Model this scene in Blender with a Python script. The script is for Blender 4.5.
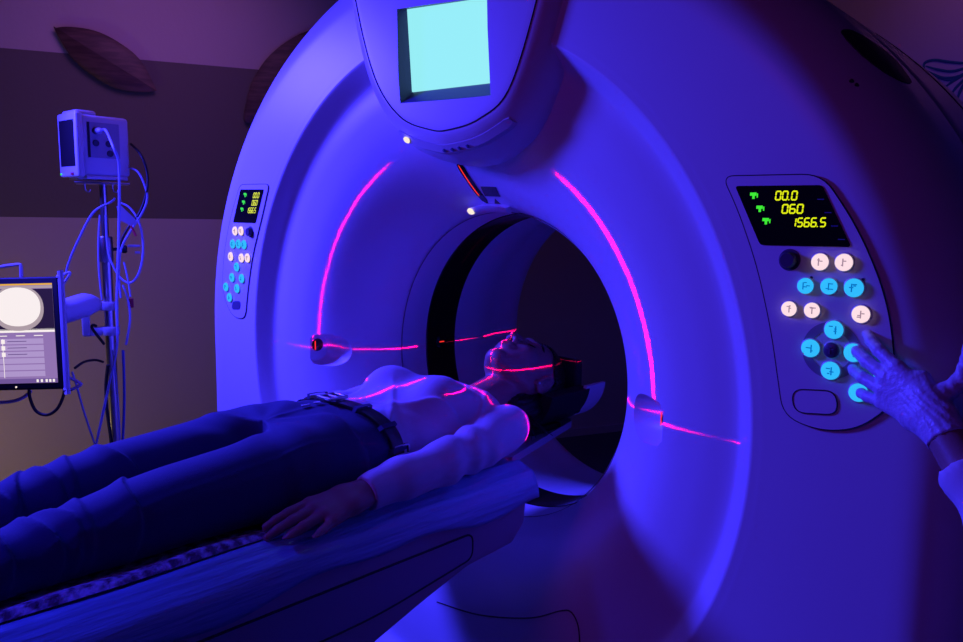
import bpy, bmesh, math, random
import numpy as np
from mathutils import Vector, Matrix
random.seed(7); np.random.seed(7)
C = bpy.context.scene.collection
S = bpy.context.scene
for o in list(bpy.data.objects): bpy.data.objects.remove(o)
PI = math.pi
ISO = 0.95                      # height of the bore axis above the floor; shapes below are written relative to it

# ------------------------------------------------------------------ camera
FPX, TH, PIT, ROLL = 773.65, 0.766, 0.1305, 0.013
CAM = np.array([1.3209, -1.4236, 0.3712])
FW = np.array([-math.sin(TH)*math.cos(PIT), math.cos(TH)*math.cos(PIT), -math.sin(PIT)])
_r = np.array([math.cos(TH), math.sin(TH), 0.0]); _u = np.cross(_r, FW)
RT = _r*math.cos(ROLL)+_u*math.sin(ROLL); UP = -_r*math.sin(ROLL)+_u*math.cos(ROLL)
cam = bpy.data.objects.new('camera', bpy.data.cameras.new('camera')); C.objects.link(cam)
cam.data.sensor_width = 36; cam.data.lens = FPX/963*36; cam.data.clip_start = .02
cam.matrix_world = Matrix(((RT[0], UP[0], -FW[0], CAM[0]), (RT[1], UP[1], -FW[1], CAM[1]), (RT[2], UP[2], -FW[2], CAM[2]+ISO), (0, 0, 0, 1)))
S.camera = cam

# ------------------------------------------------------------------ world, exposure, lights
S.view_settings.view_transform = 'Standard'; S.view_settings.look = 'None'
S.view_settings.exposure = 0; S.view_settings.gamma = 1
w = bpy.data.worlds.new('world'); S.world = w; w.use_nodes = True
w.node_tree.nodes['Background'].inputs[0].default_value = (.14, .06, .8, 1)
w.node_tree.nodes['Background'].inputs[1].default_value = .012

def aim(o, tgt):
    o.rotation_euler = (Vector(tgt)-o.location).to_track_quat('-Z', 'Y').to_euler()
def area(name, loc, tgt, size, power, col, spread=180, sy=None):
    l = bpy.data.lights.new(name, 'AREA'); l.energy = power; l.color = col; l.size = size; l.spread = math.radians(spread)
    if sy: l.shape = 'RECTANGLE'; l.size_y = sy
    o = bpy.data.objects.new(name, l); C.objects.link(o); o.location = (loc[0], loc[1], loc[2]+ISO)
    aim(o, (tgt[0], tgt[1], tgt[2]+ISO)); return o
area('blue_lamp', (-1.60, -1.10, 1.0), (-.36, -.28, -.05), .38, 44, (.040, .031, 1.0), 106)
area('blue_foot_lamp', (-.70, -2.1, 1.7), (.18, -1.22, -.15), .25, 1.7, (.02, .022, 1.0), 36)
area('fill_lamp', (.1, -3.3, 1.5), (.3, -.2, .1), .8, 1.15, (.42, .035, .62), 70)
area('wall_wash_fill', (-1.3, .0, 1.7), (-2.5, -.1, .7), .8, 2.2, (.62, .20, 1.0), 110)  # added, unseen violet wash that brightens the left wall; no known fixture
area('back_wall_wash_fill', (1.2, 1.5, 1.7), (.5, 2.6, 1.6), .4, .60, (.85, .26, 1.0), 62)  # likewise added out of view, to tint the wall behind the scanner
area('warm_lamp', (-1.95, -1.35, -.80), (-2.7, -.6, -.35), .2, 1.9, (1.0, .74, .36), 150)

def laser(name, loc, fans):
    """a line laser: a point source whose output leaves only in thin planes; fans = [(plane normal, centre direction, half angle, strength)]"""
    l = bpy.data.lights.new(name, 'POINT'); l.energy = 1; l.color = (1, .0, .09); l.shadow_soft_size = 0
    l.use_nodes = True; nt = l.node_tree; n = nt.nodes; k = nt.links
    em = n['Emission']; tc = n.new('ShaderNodeTexCoord')
    total = None
    def vm(op, a, b):
        v = n.new('ShaderNodeVectorMath'); v.operation = op; k.new(a, v.inputs[0]); v.inputs[1].default_value = b; return v.outputs['Value']
    def mt(op, a, b, c=None):
        v = n.new('ShaderNodeMath'); v.operation = op
        for i, q in enumerate((a, b, c)):
            if q is None: continue
            if isinstance(q, (int, float)): v.inputs[i].default_value = q
            else: k.new(q, v.inputs[i])
        return v.outputs[0]
    for nrm, cen, half, st, wd in fans:
        a = mt('ABSOLUTE', vm('DOT_PRODUCT', tc.outputs['Normal'], nrm), 0)
        line = mt('SUBTRACT', 1.0, mt('DIVIDE', a, wd)); line = mt('MULTIPLY', mt('MAXIMUM', line, 0), 2.0); line = mt('MINIMUM', line, 1.0)
        c0 = math.cos(math.radians(half)); c1 = math.cos(math.radians(half*.85))
        d = vm('DOT_PRODUCT', tc.outputs['Normal'], Vector(cen).normalized())
        g = mt('DIVIDE', mt('SUBTRACT', d, c0), c1-c0); g = mt('MINIMUM', mt('MAXIMUM', g, 0), 1.0)
        v = mt('MULTIPLY', mt('MULTIPLY', line, g), st)
        total = v if total is None else mt('ADD', total, v)
    k.new(total, em.inputs['Strength'])
    o = bpy.data.objects.new(name, l); C.objects.link(o); o.location = (loc[0], loc[1], loc[2]+ISO); return o
X, Y, Z = (1, 0, 0), (0, 1, 0), (0, 0, 1)
NX = (-1, 0, 0)
LZ = -.005
laser('laser_line', (-.562, -.152, LZ), [(Y, (1, 0, .21), 17.2, 420, .0031), (Z, X, 24, 560, .003)])
laser('laser_line', (.562, -.152, LZ), [(Y, NX, 33.5, 330, .0021), (Z, NX, 19, 300, .003)])
laser('laser_line', (0, -.163, .50), [(Y, (0, 0, -1), 21.5, 330, .003), (X, (0, 0, -1), 36, 400, .0028)])
laser('laser_line', (-.372, .175, LZ), [(Z, (-.15, 1, 0), 30, 26, .006)])
laser('laser_line', (.378, .18, LZ), [(Z, NX, 40, 110, .0035), (Y, (-.8, 0, .6), 18, 40, .004)])

# ------------------------------------------------------------------ helpers
def mat(name, col, rough=.5, metal=0, emit=None, es=1, coat=0, bump=None, noise=None, spec=.5, sheen=0, trans=0):
    m = bpy.data.materials.new(name); m.use_nodes = True; nt = m.node_tree; b = nt.nodes['Principled BSDF']
    b.inputs['Base Color'].default_value = (*col, 1); b.inputs['Roughness'].default_value = rough; b.inputs['Metallic'].default_value = metal
    b.inputs['Coat Weight'].default_value = coat; b.inputs['Specular IOR Level'].default_value = spec
    b.inputs['Sheen Weight'].default_value = sheen
    if trans: b.inputs['Transmission Weight'].default_value = trans
    if emit: b.inputs['Base Color'].default_value = (.01, .01, .01, 1); b.inputs['Specular IOR Level'].default_value = .1; b.inputs['Roughness'].default_value = .8; b.inputs['Emission Color'].default_value = (*emit, 1); b.inputs['Emission Strength'].default_value = es
    if noise:                     # (scale, second colour, stretch xyz)
        sc, c2, st = noise
        tc = nt.nodes.new('ShaderNodeTexCoord'); mp = nt.nodes.new('ShaderNodeMapping'); mp.inputs['Scale'].default_value = st
        nz = nt.nodes.new('ShaderNodeTexNoise'); nz.inputs['Scale'].default_value = sc; nz.inputs['Detail'].default_value = 6
        rp = nt.nodes.new('ShaderNodeValToRGB'); rp.color_ramp.elements[0].position = .4; rp.color_ramp.elements[1].position = .62
        rp.color_ramp.elements[0].color = (*col, 1); rp.color_ramp.elements[1].color = (*c2, 1)
        nt.links.new(tc.outputs['Object'], mp.inputs[0]); nt.links.new(mp.outputs[0], nz.inputs[0]); nt.links.new(nz.outputs[0], rp.inputs[0]); nt.links.new(rp.outputs[0], b.inputs['Base Color'])
    if bump:                      # (scale, strength, stretch)
        sc, stg, st = bump
        tc = nt.nodes.new('ShaderNodeTexCoord'); mp = nt.nodes.new('ShaderNodeMapping'); mp.inputs['Scale'].default_value = st
        nz = nt.nodes.new('ShaderNodeTexNoise'); nz.inputs['Scale'].default_value = sc; nz.inputs['Detail'].default_value = 4
        bp = nt.nodes.new('ShaderNodeBump'); bp.inputs['Strength'].default_value = stg; bp.inputs['Distance'].default_value = .01
        nt.links.new(tc.outputs['Object'], mp.inputs[0]); nt.links.new(mp.outputs[0], nz.inputs[0]); nt.links.new(nz.outputs[0], bp.inputs['Height']); nt.links.new(bp.outputs[0], b.inputs['Normal'])
    return m
def root_loc(p):
    v = Vector((0, 0, 0))
    while p: v += p.location; p = p.parent
    return v
def mk(name, verts, faces, m, parent=None, smooth=True, sharp=None, origin=None):
    """verts relative to the bore axis -> one mesh object"""
    off = root_loc(parent) if parent else (Vector(origin) if origin else None)
    v = np.asarray(verts, float).reshape(-1, 3)+np.array([0, 0, ISO])
    if off is None: c = (v.min(0)+v.max(0))/2; off = Vector((c[0], c[1], v[:, 2].min()))
    me = bpy.data.meshes.new(name); me.from_pydata((v-np.array(off)).tolist(), [], [tuple(int(i) for i in f) for f in faces])
    ms = m if isinstance(m, (list, tuple)) else [m]
    for q in ms: me.materials.append(q)
    if smooth:
        me.shade_smooth()
        if sharp: me.set_sharp_from_angle(angle=math.radians(sharp))
    o = bpy.data.objects.new(name, me); C.objects.link(o)
    if parent: o.parent = parent
    else: o.location = off
    return o
def tag(o, label=None, cat=None, group=None, kind=None):
    for k, v in (('label', label), ('category', cat), ('group', group), ('kind', kind)):
        if v: o[k] = v
    return o
def empty(name, loc, label, cat, group=None):
    o = bpy.data.objects.new(name, None); C.objects.link(o); o.location = (loc[0], loc[1], loc[2]+ISO); o.empty_display_size = .1
    return tag(o, label, cat, group)
class MB:
    def __init__(s): s.v = []; s.f = []
    def add(s, v, f):
        n = len(s.v); s.v += [tuple(map(float, q)) for q in v]; s.f += [tuple(int(i)+n for i in q) for q in f]; return s
    def frame_box(s, o, a, b, c, bev=0):      # centre, three half vectors
        o, a, b, c = map(np.array, (o, a, b, c)); bm = bmesh.new()
        bmesh.ops.create_cube(bm, size=2)
        if bev:
            la, lb, lc = (np.linalg.norm(q) for q in (a, b, c))
            for v in bm.verts: v.co = Vector((v.co.x*la, v.co.y*lb, v.co.z*lc))
            bmesh.ops.bevel(bm, geom=list(bm.edges), offset=min(bev, .95*min(la, lb, lc)), segments=3, profile=.5, affect='EDGES')
            a, b, c = a/la, b/lb, c/lc
        bm.verts.ensure_lookup_table()
        vs = [o+a*v.co.x+b*v.co.y+c*v.co.z for v in bm.verts]; fs = [[v.index for v in f.verts] for f in bm.faces]
        if np.dot(np.cross(a, b), c) < 0: fs = [f[::-1] for f in fs]
        bm.free(); return s.add(vs, fs)
    def box(s, x0, x1, y0, y1, z0, z1, bev=0):
        return s.frame_box(((x0+x1)/2, (y0+y1)/2, (z0+z1)/2), ((x1-x0)/2, 0, 0), (0, (y1-y0)/2, 0), (0, 0, (z1-z0)/2), bev)
    def tube(s, pts, rad, n=10, cap=True, smooth=0):
        pts = [np.array(p, float) for p in pts]; rads = list(rad) if hasattr(rad, '__len__') else [rad]*len(pts)
        if smooth:
            P = pts; R = rads; pts = []; rads = []
            for i in range(len(P)-1):
                p0 = P[max(i-1, 0)]; p1 = P[i]; p2 = P[i+1]; p3 = P[min(i+2, len(P)-1)]
                for j in range(smooth):
                    t = j/smooth; pts.append(.5*((2*p1)+(-p0+p2)*t+(2*p0-5*p1+4*p2-p3)*t*t+(-p0+3*p1-3*p2+p3)*t**3)); rads.append(R[i]*(1-t)+R[i+1]*t)
            pts.append(P[-1]); rads.append(R[-1])
        m = len(pts); T = [pts[min(i+1, m-1)]-pts[max(i-1, 0)] for i in range(m)]; T = [t/(np.linalg.norm(t)+1e-12) for t in T]
        u = np.cross(T[0], [0, 0, 1.]); u = u if np.linalg.norm(u) > 1e-3 else np.cross(T[0], [0, 1., 0]); u /= np.linalg.norm(u)
        V = []
        for i in range(m):
            u = u-T[i]*np.dot(u, T[i]); u /= np.linalg.norm(u); w_ = np.cross(T[i], u)
            for j in range(n):
                a = 2*PI*j/n; V.append(pts[i]+rads[i]*(math.cos(a)*u+math.sin(a)*w_))
        F = [(i*n+j, i*n+(j+1) % n, (i+1)*n+(j+1) % n, (i+1)*n+j) for i in range(m-1) for j in range(n)]
        if cap: F += [tuple(range(n))[::-1], tuple((m-1)*n+j for j in range(n))]
        return s.add(V, F)
    def lathe(s, o, ax, prof, n=32, closed=False):     # profile (radius, height along ax)
        o = np.array(o, float); ax = np.array(ax, float); ax /= np.linalg.norm(ax)
        u = np.cross(ax, [0, 0, 1.]); u = u if np.linalg.norm(u) > 1e-3 else np.array([1., 0, 0]); u /= np.linalg.norm(u); w_ = np.cross(ax, u)
        V = []; m = len(prof)
        for r, h in prof:
            for j in range(n): a = 2*PI*j/n; V.append(o+ax*h+r*(math.cos(a)*u+math.sin(a)*w_))
        F = [(i*n+j, i*n+(j+1) % n, (i+1)*n+(j+1) % n, (i+1)*n+j) for i in range(m-1) for j in range(n)]
        if closed: F += [((m-1)*n+j, (m-1)*n+(j+1) % n, (j+1) % n, j) for j in range(n)]
        else:
            if prof[0][0] > 1e-6: F.append(tuple(range(n))[::-1])
            if prof[-1][0] > 1e-6: F.append(tuple((m-1)*n+j for j in range(n)))
        return s.add(V, F)
    def prism(s, poly, d):                   # planar polygon (3D points, counter-clockwise seen from +d) extruded by d
        poly = [np.array(p, float) for p in poly]; d = np.array(d, float); n = len(poly)
        return s.add(poly+[p+d for p in poly], [tuple(range(n))[::-1], tuple(range(n, 2*n))]+[(i, (i+1) % n, n+(i+1) % n, n+i) for i in range(n)])
    def build(s, name, m, parent=None, smooth=True, sharp=35, origin=None): return mk(name, s.v, s.f, m, parent, smooth, sharp, origin)
def ray(x, y): return FW+RT*(x-481.5)/FPX+UP*(321-y)/FPX
def at(x, y, axis, val):         # the point of a real plane (x, y or z = val) seen at a pixel
    d = ray(x, y); i = 'xyz'.index(axis); return CAM+d*(val-CAM[i])/d[i]
def rounded(poly, r, n=6):       # round the corners of a 2D polygon
    out = []; N = len(poly); rs = r if hasattr(r, '__len__') else [r]*N
    for i in range(N):
        p = np.array(poly[i], float); a = np.array(poly[i-1], float); b = np.array(poly[(i+1) % N], float)
        da = a-p; db = b-p; k = min(rs[i], .49*np.linalg.norm(da), .49*np.linalg.norm(db))
        A = p+da/np.linalg.norm(da)*k; B = p+db/np.linalg.norm(db)*k
        for j in range(n+1): t = j/n; out.append((1-t)**2*A+2*t*(1-t)*p+t*t*B)
    return out
def smoothclosed(P, k=6):
    P = [np.array(p, float) for p in P]; N = len(P); out = []
    for i in range(N):
        p0, p1, p2, p3 = P[i-1], P[i], P[(i+1) % N], P[(i+2) % N]
        for j in range(k):
            t = j/k; out.append(.5*((2*p1)+(-p0+p2)*t+(2*p0-5*p1+4*p2-p3)*t*t+(-p0+3*p1-3*p2+p3)*t**3))
    return out

# --- implicit surfaces (bodies, clothes): evaluate a distance field on a grid and skin it
def surfnet(fn, lo, hi, h, K=6, marg=1.5):
    lo = np.array(lo, float); nb = np.ceil((np.array(hi)-lo)/(h*K)).astype(int); n = nb*K+1
    cx = [lo[i]+h*K*(np.arange(nb[i])+.5) for i in range(3)]
    Pc = np.stack(np.meshgrid(*cx, indexing='ij'), -1).reshape(-1, 3)
    Gc = np.concatenate([fn(Pc[i:i+200000]) for i in range(0, len(Pc), 200000)])
    near = (np.abs(Gc) < marg*h*K).reshape(nb)
    full = np.where(Gc < 0, -1., 1.).reshape(nb).astype(np.float32)
    for ax_ in range(3): full = np.repeat(full, K, ax_)
    G = np.pad(full, [(0, 1)]*3, mode='edge')
    mask = near
    for ax_ in range(3): mask = np.repeat(mask, K, ax_)
    mask = np.pad(mask, [(0, 1)]*3, mode='edge').copy()
    for ax_ in range(3):
        m2 = mask.copy(); sl = [slice(None)]*3; sr = [slice(None)]*3; sl[ax_] = slice(1, None); sr[ax_] = slice(0, -1); m2[tuple(sl)] |= mask[tuple(sr)]; mask = m2
    ids = np.argwhere(mask); vals = np.empty(len(ids), np.float32)
    for i in range(0, len(ids), 300000): vals[i:i+300000] = fn(lo+h*ids[i:i+300000])
    G[mask] = vals
    ins = G < 0
    s_ = np.zeros(n-1, np.int8)
    for a in (0, 1):
        for b in (0, 1):
            for c in (0, 1): s_ += ins[a:a+n[0]-1, b:b+n[1]-1, c:c+n[2]-1]
    act = (s_ > 0) & (s_ < 8); q = np.argwhere(act); idx = -np.ones(act.shape, np.int32); idx[act] = np.arange(len(q))
    acc = np.zeros((len(q), 3)); cnt = np.zeros(len(q))
    for a in [(a, b, c) for a in (0, 1) for b in (0, 1) for c in (0, 1)]:
        for ax_ in range(3):
            if a[ax_]: continue
            b = list(a); b[ax_] = 1; qa = q+a; qb = q+b
            ga = G[qa[:, 0], qa[:, 1], qa[:, 2]]; gb = G[qb[:, 0], qb[:, 1], qb[:, 2]]
            m = (ga < 0) != (gb < 0); t = np.where(m, ga/(ga-gb+1e-20), 0); p = np.tile(np.array(a, float), (len(q), 1)); p[:, ax_] += t
            acc += p*m[:, None]; cnt += m
    V = (q+acc/cnt[:, None])*h+lo
    F = []
    for axx in range(3):
        b, c = [(1, 2), (2, 0), (0, 1)][axx]
        sl = [slice(1, -1)]*3; sl[axx] = slice(0, -1); sl2 = list(sl); sl2[axx] = slice(1, None)
        A = ins[tuple(sl)]; B = ins[tuple(sl2)]
        for flag, rev in ((A & ~B, False), (~A & B, True)):
            r = np.argwhere(flag)
            if not len(r): continue
            r[:, b] += 1; r[:, c] += 1
            eb = np.zeros(3, int); eb[b] = 1; ec = np.zeros(3, int); ec[c] = 1
            g = lambda w_: idx[w_[:, 0], w_[:, 1], w_[:, 2]]
            f = np.stack([g(r-eb-ec), g(r-ec), g(r), g(r-eb)], -1); F.append(f[:, ::-1] if rev else f)
    F = np.concatenate(F); F = F[(F >= 0).all(1)]
    return V, F
def smin(a, b, k):
    h = np.clip(.5+.5*(b-a)/k, 0, 1); return b*(1-h)+a*h-k*h*(1-h)
def ell(P, c, r):
    q = P-np.array(c); r = np.array(r, float); k0 = np.linalg.norm(q/r, axis=1); k1 = np.linalg.norm(q/r**2, axis=1); return k0*(k0-1)/(k1+1e-9)
def cone(P, a, b, ra, rb, flat=None):
    a = np.array(a, float); b = np.array(b, float); ab = b-a
    t = np.clip((P-a)@ab/(ab@ab), 0, 1); q = P-(a+t[:, None]*ab)
    if flat is not None:
        d, k = flat; d = np.array(d, float)/np.linalg.norm(d); q = q+np.outer(q@d, d)*(k-1)
    return np.linalg.norm(q, axis=1)-(ra+(rb-ra)*t)
def chain(P, pts, rad, k=.004, flat=None):
    d = cone(P, pts[0], pts[1], rad[0], rad[1], flat)
    for i in range(1, len(pts)-1): d = smin(d, cone(P, pts[i], pts[i+1], rad[i], rad[i+1], flat), k)
    return d
def loft(P, st, axis=1, pw=2.0):       # stations (t, c1, c2, r1, r2) along an axis; elliptic sections
    st = np.array(sorted(st), float); t = P[:, axis]; o = [i for i in range(3) if i != axis]
    tt = np.clip(t, st[0, 0], st[-1, 0])
    # smooth interpolation: catmull style through np.interp on a dense smoothed table
    dn = np.linspace(st[0, 0], st[-1, 0], 400); L = (st[-1, 0]-st[0, 0]); w = max(3, int(400*.03/L))
    tab = []
    for j in range(1, 5):
        v = np.interp(dn, st[:, 0], st[:, j]); ke = np.hanning(2*w+3); ke /= ke.sum(); vp = np.pad(v, w+1, mode='edge'); tab.append(np.convolve(vp, ke, 'valid'))
    c1, c2, r1, r2 = (np.interp(tt, dn, q) for q in tab)
    u = np.abs(P[:, o[0]]-c1)/r1; v = np.abs(P[:, o[1]]-c2)/r2
    rho = (u**pw+v**pw)**(1/pw); d = (rho-1)*np.minimum(r1, r2)
    out = np.maximum(st[0, 0]-t, t-st[-1, 0]); return np.where(out > 0, np.sqrt(np.maximum(d, 0)**2+out**2), d)

# ------------------------------------------------------------------ materials
M_plastic = mat('gantry_plastic', (.74, .74, .80), .36)
M_plastic2 = mat('housing_plastic', (.76, .74, .78), .38)
M_liner = mat('bore_liner', (.55, .55, .60), .4)
M_black = mat('black_gloss', (.006, .006, .008), .12)
M_blackm = mat('black_matte', (.012, .012, .015), .6)
M_groove = mat('dark_groove', (.02, .02, .03), .6)
M_chrome = mat('polished_steel', (.75, .72, .66), .30, 1)
M_seam = mat('fine_seam', (.22, .22, .26), .5)
M_steel = mat('satin_steel', (.5, .5, .52), .35, 1)
M_screen = mat('lit_screen', (.02, .02, .02), .3, emit=(.34, .93, 1.0), es=.92)
M_white_em = mat('white_button_glow', (.5, .5, .5), .4, emit=(1.0, .74, .80), es=1.0)
M_blue_em = mat('blue_button_glow', (.1, .3, .5), .4, emit=(.03, .50, 1.0), es=1.0)
M_yellow_em = mat('yellow_digit_glow', (.1, .1, 0), .4, emit=(.80, .88, 0), es=1.0)
M_green_em = mat('green_icon_glow', (0, .1, 0), .4, emit=(.05, .85, .03), es=1.0)
M_dimblue = mat('dim_print', (.12, .16, .35), .5)
M_lampw = mat('indicator_glow', (.5, .5, .4), .4, emit=(1.0, .84, .72), es=1.0)
M_red_em = mat('laser_aperture_glow', (.1, 0, 0), .4, emit=(1.0, .03, .02), es=1.0)
M_wall_up = mat('upper_wall_paint', (.60, .50, .46), .8, bump=(60, .08, (1, 1, 1)))
M_stripe = mat('brown_stripe_paint', (.17, .15, .12), .8, bump=(60, .08, (1, 1, 1)))
M_floor = mat('vinyl_floor', (.07, .065, .08), .45)

# ------------------------------------------------------------------ the room
WN = np.array([.92, -.39, 0])/np.hypot(.92, .39); WD = np.array([.39, .92, 0])/np.hypot(.92, .39)   # side wall: normal into the room, run
WO = CAM*[1, 1, 0]-WN*4.06; WO[2] = 0
BN = -WD; BO = CAM*[1, 1, 0]+WD*3.37; BO[2] = 0
corner = WO+WD*3.37
def wallbox(name, a, b, z0, z1, nrm, th, m, kind='structure'):
    a = np.array(a); b = np.array(b); n = np.array(nrm)
    c = (a+b)/2-n*th/2; c[2] = (z0+z1)/2
    return tag(MB().frame_box(c, (b-a)/2, -n*th/2, (0, 0, (z1-z0)/2)).build(name, m, smooth=False), kind=kind)
def bandwall(name, a, b, nrm, z0, z1):
    """wall slab with painted bands: three materials on one mesh"""
    a = np.array(a); b = np.array(b); n = np.array(nrm); V = []; F = []; zs = [z0, .355, 1.089, z1]
    for z in zs:
        for p in (a, b, b-n*.12, a-n*.12): V.append((p[0], p[1], z))
    for i in range(3):
        for j in range(4): F.append((4*i+j, 4*i+(j+1) % 4, 4*i+4+(j+1) % 4, 4*i+4+j))
    F += [(3, 2, 1, 0), (12, 13, 14, 15)]
    o = mk(name, V, F, [M_wall_up, M_stripe], smooth=False)
    for i in range(4, 8): o.data.polygons[i].material_index = 1
    bm = bmesh.new(); bm.from_mesh(o.data); bmesh.ops.recalc_face_normals(bm, faces=bm.faces); bm.to_mesh(o.data); bm.free()
    return tag(o, kind='structure')
bandwall('wall_left', corner-WD*7.2, corner, WN, -ISO, 1.85)
wallbox('wall_back', corner-WN*.12, corner+WN*5.6, -ISO, 1.85, BN, .12, M_wall_up)
fl = [WO-WD*4.0-WN*.12, corner-WN*.12+WD*.12, corner+WN*5.6+WD*.12, WO-WD*4.0+WN*5.6]
tag(MB().prism([(p[0], p[1], -ISO-.08) for p in fl][::-1], (0, 0, .08)).build('floor', M_floor, smooth=False), kind='structure')
wallbox('baseboard_left', corner-WD*7.2, corner, -ISO, -.905, WN, -.016, M_wall_up)

# ------------------------------------------------------------------ CT gantry
RB = .39; RC = .81; RO = 1.135; ZB = -.925
def outline(phi):
    c, s = math.cos(phi), math.sin(phi)
    if s >= 0: return RO-.105*s*s
    a = RO/max(abs(c), 1e-6); b = -ZB/max(-s, 1e-6); p = 14
    return (a**-p+b**-p)**(-1/p)
# front profile: (radius, y) from bore to ring, then (fraction) to the outline
def cr(P, k):
    P = [np.array(p, float) for p in P]; out = []
    for i in range(len(P)-1):
        p0 = P[max(i-1, 0)]; p1 = P[i]; p2 = P[i+1]; p3 = P[min(i+2, len(P)-1)]
        for j in range(k): t = j/k; out.append(.5*((2*p1)+(-p0+p2)*t+(2*p0-5*p1+4*p2-p3)*t*t+(-p0+3*p1-3*p2+p3)*t**3))
    return out+[P[-1]]
P1 = cr([(RB, .105), (RB, .06), (.396, .012), (.425, -.038), (.475, -.092), (.535, -.140), (.60, -.168), (.67, -.180), (.722, -.183)], 8)
P2 = cr([(.732, -.1835), (.744, -.186), (.754, -.193), (.772, -.212), (.790, -.2285), (.797, -.2256), (.801, -.2262)], 4)
P3 = [(.8035, -.2263), (.8065, -.2262), (.811, -.2256)]
P2 = [(r, max(y, -.2254)) for r, y in P2]; P3 = [(.8035, -.2255), (.8065, -.2255), (.811, -.2254)]
inner = P1+P2+P3
def front_y(r):
    a = np.array(inner); return float(np.interp(r, a[:, 0], a[:, 1])) if r < .811 else -.2252
NPH = 288
phis = np.linspace(0, 2*PI, NPH, endpoint=False)
V = []; rows = 0
def row(fn):
    global rows
    for p in phis:
        r, y = fn(p); V.append((r*math.cos(p), y, r*math.sin(p)))
    rows += 1
for r, y in inner: row(lambda p: (r, y))
EDGE = .115
for s in (.08, .2, .35, .5, .65, .8, .92, 1.0):
    row(lambda p: (.811+(outline(p)-EDGE-.811)*s, -.2254+.0014*s*s))
for a in np.linspace(0, PI/2, 12)[1:]:
    row(lambda p: (outline(p)-EDGE+EDGE*math.sin(a), -.224+.155*(1-math.cos(a))))
def side_r(p, y): return outline(p)-.02*max(0, (y+.05))/.6
for y in (-.03, .0, .05): row(lambda p: (side_r(p, y), y))
row(lambda p: (side_r(p, .06)-.004, .058)); row(lambda p: (side_r(p, .066)-.004, .064)); row(lambda p: (side_r(p, .07), .070))
for y in (.15, .3, .45, .55): row(lambda p: (side_r(p, y), y))
for a in np.linspace(0, PI/2, 8)[1:]:
    row(lambda p: (side_r(p, .55)-.08*(1-math.cos(a)), .55+.08*math.sin(a)))
for s in (.35, .7, 1.0): row(lambda p: (side_r(p, .55)-.08-(side_r(p, .55)-.08-.56)*s, .63+.01*s))
for r, y in cr([(.56, .64), (.50, .625), (.45, .595), (.425, .555), (.42, .52), (.415, .44), (RB+.003, .35), (RB, .245)], 3)[1:]: row(lambda p: (r, y))
F = [(i*NPH+j, (i+1)*NPH+j, (i+1)*NPH+(j+1) % NPH, i*NPH+(j+1) % NPH) for i in range(rows-1) for j in range(NPH)]
gantry = empty('ct_scanner', (0, .2, -ISO), 'large white ring-shaped scanner gantry with a round bore, lit blue', 'scanner')
# closing the shell inside the bore (under the scan window)
F += [((rows-1)*NPH+j, j, (j+1) % NPH, (rows-1)*NPH+(j+1) % NPH) for j in range(NPH)]
body = mk('gantry_cover', V, F, M_plastic, gantry, True, 50)
# scan window: the dark glossy ring
prof = [(RB-.002, .118), (RB-.002, .232), (RB+.0005, .236), (RB+.0005, .114)]
MB().lathe((0, 0, 0), (0, 1, 0), prof, 144, True).build('scan_window', M_black, gantry, sharp=30)
MB().lathe((0, 0, 0), (0, 1, 0), [(RB-.0006, .020), (RB-.0006, .0225), (RB+.001, .0225), (RB+.001, .020)], 144, True).build('bore_seam', M_seam, gantry, sharp=30)

iw = MB().lathe((-.3905, .175, 0), (1, 0, 0), [(.020, 0), (.020, .004), (.016, .006), (.001, .006)], 24).build('laser_window', M_black, gantry, sharp=30)
MB().frame_box((-.3838, .175, 0), (.0008, 0, 0), (0, .009, 0), (0, 0, .0016)).build('aperture', M_red_em, iw)
# plinth under the gantry
MB().box(-.95, .95, -.10, .52, -ISO, ZB+.02).build('plinth', M_blackm, gantry, sharp=30)

def cut(obj, cutter_mb):
    c = cutter_mb.build('cutter', M_plastic, None); 
    m = obj.modifiers.new('b', 'BOOLEAN'); m.operation = 'DIFFERENCE'; m.solver = 'EXACT'; m.object = c
    dg = bpy.context.evaluated_depsgraph_get(); me = bpy.data.meshes.new_from_object(obj.evaluated_get(dg))
    obj.modifiers.remove(m); obj.data = me; bpy.data.objects.remove(c)
    me.shade_smooth(); me.set_sharp_from_angle(angle=math.radians(40))
# recesses the side lasers shine out of
for sx in (-1, 1):
    mb = MB(); rr = .047
    mb.lathe((sx*.585, -.140, -.010), (-sx, 0, 0), [(rr*.8, 0), (rr, .012), (rr, .10), (rr*.9, .135), (rr*.6, .165), (.001, .185)], 40)
    cut(body, mb)
    q = MB().lathe((sx*.5845, -.139, 0), (-sx, 0, 0), [(.0185, 0), (.0185, .004), (.016, .007), (.001, .009)], 28)
    lw = q.build('laser_window', M_black, gantry, sharp=30)
    MB().frame_box((sx*.5745, -.152, 0), (.0008, 0, 0), (0, .0012, 0), (0, 0, .013)).build('aperture', M_red_em, lw)


# ---- points on the front face of the gantry
def fs(r, phi, off=0):
    y = front_y(r); dy = (front_y(r+.003)-front_y(r-.003))/.006; n = np.array([dy*math.cos(phi), -1, dy*math.sin(phi)]); n /= np.linalg.norm(n)
    return np.array([r*math.cos(phi), y, r*math.sin(phi)])+n*off
def hit(px, py, off=0):
    y = -.2
    for _ in range(40): p = at(px, py, 'y', y); y = .5*y+.5*front_y(math.hypot(p[0], p[2]))
    r = math.hypot(p[0], p[2]); return fs(r, math.atan2(p[2], p[0]), off)

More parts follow.
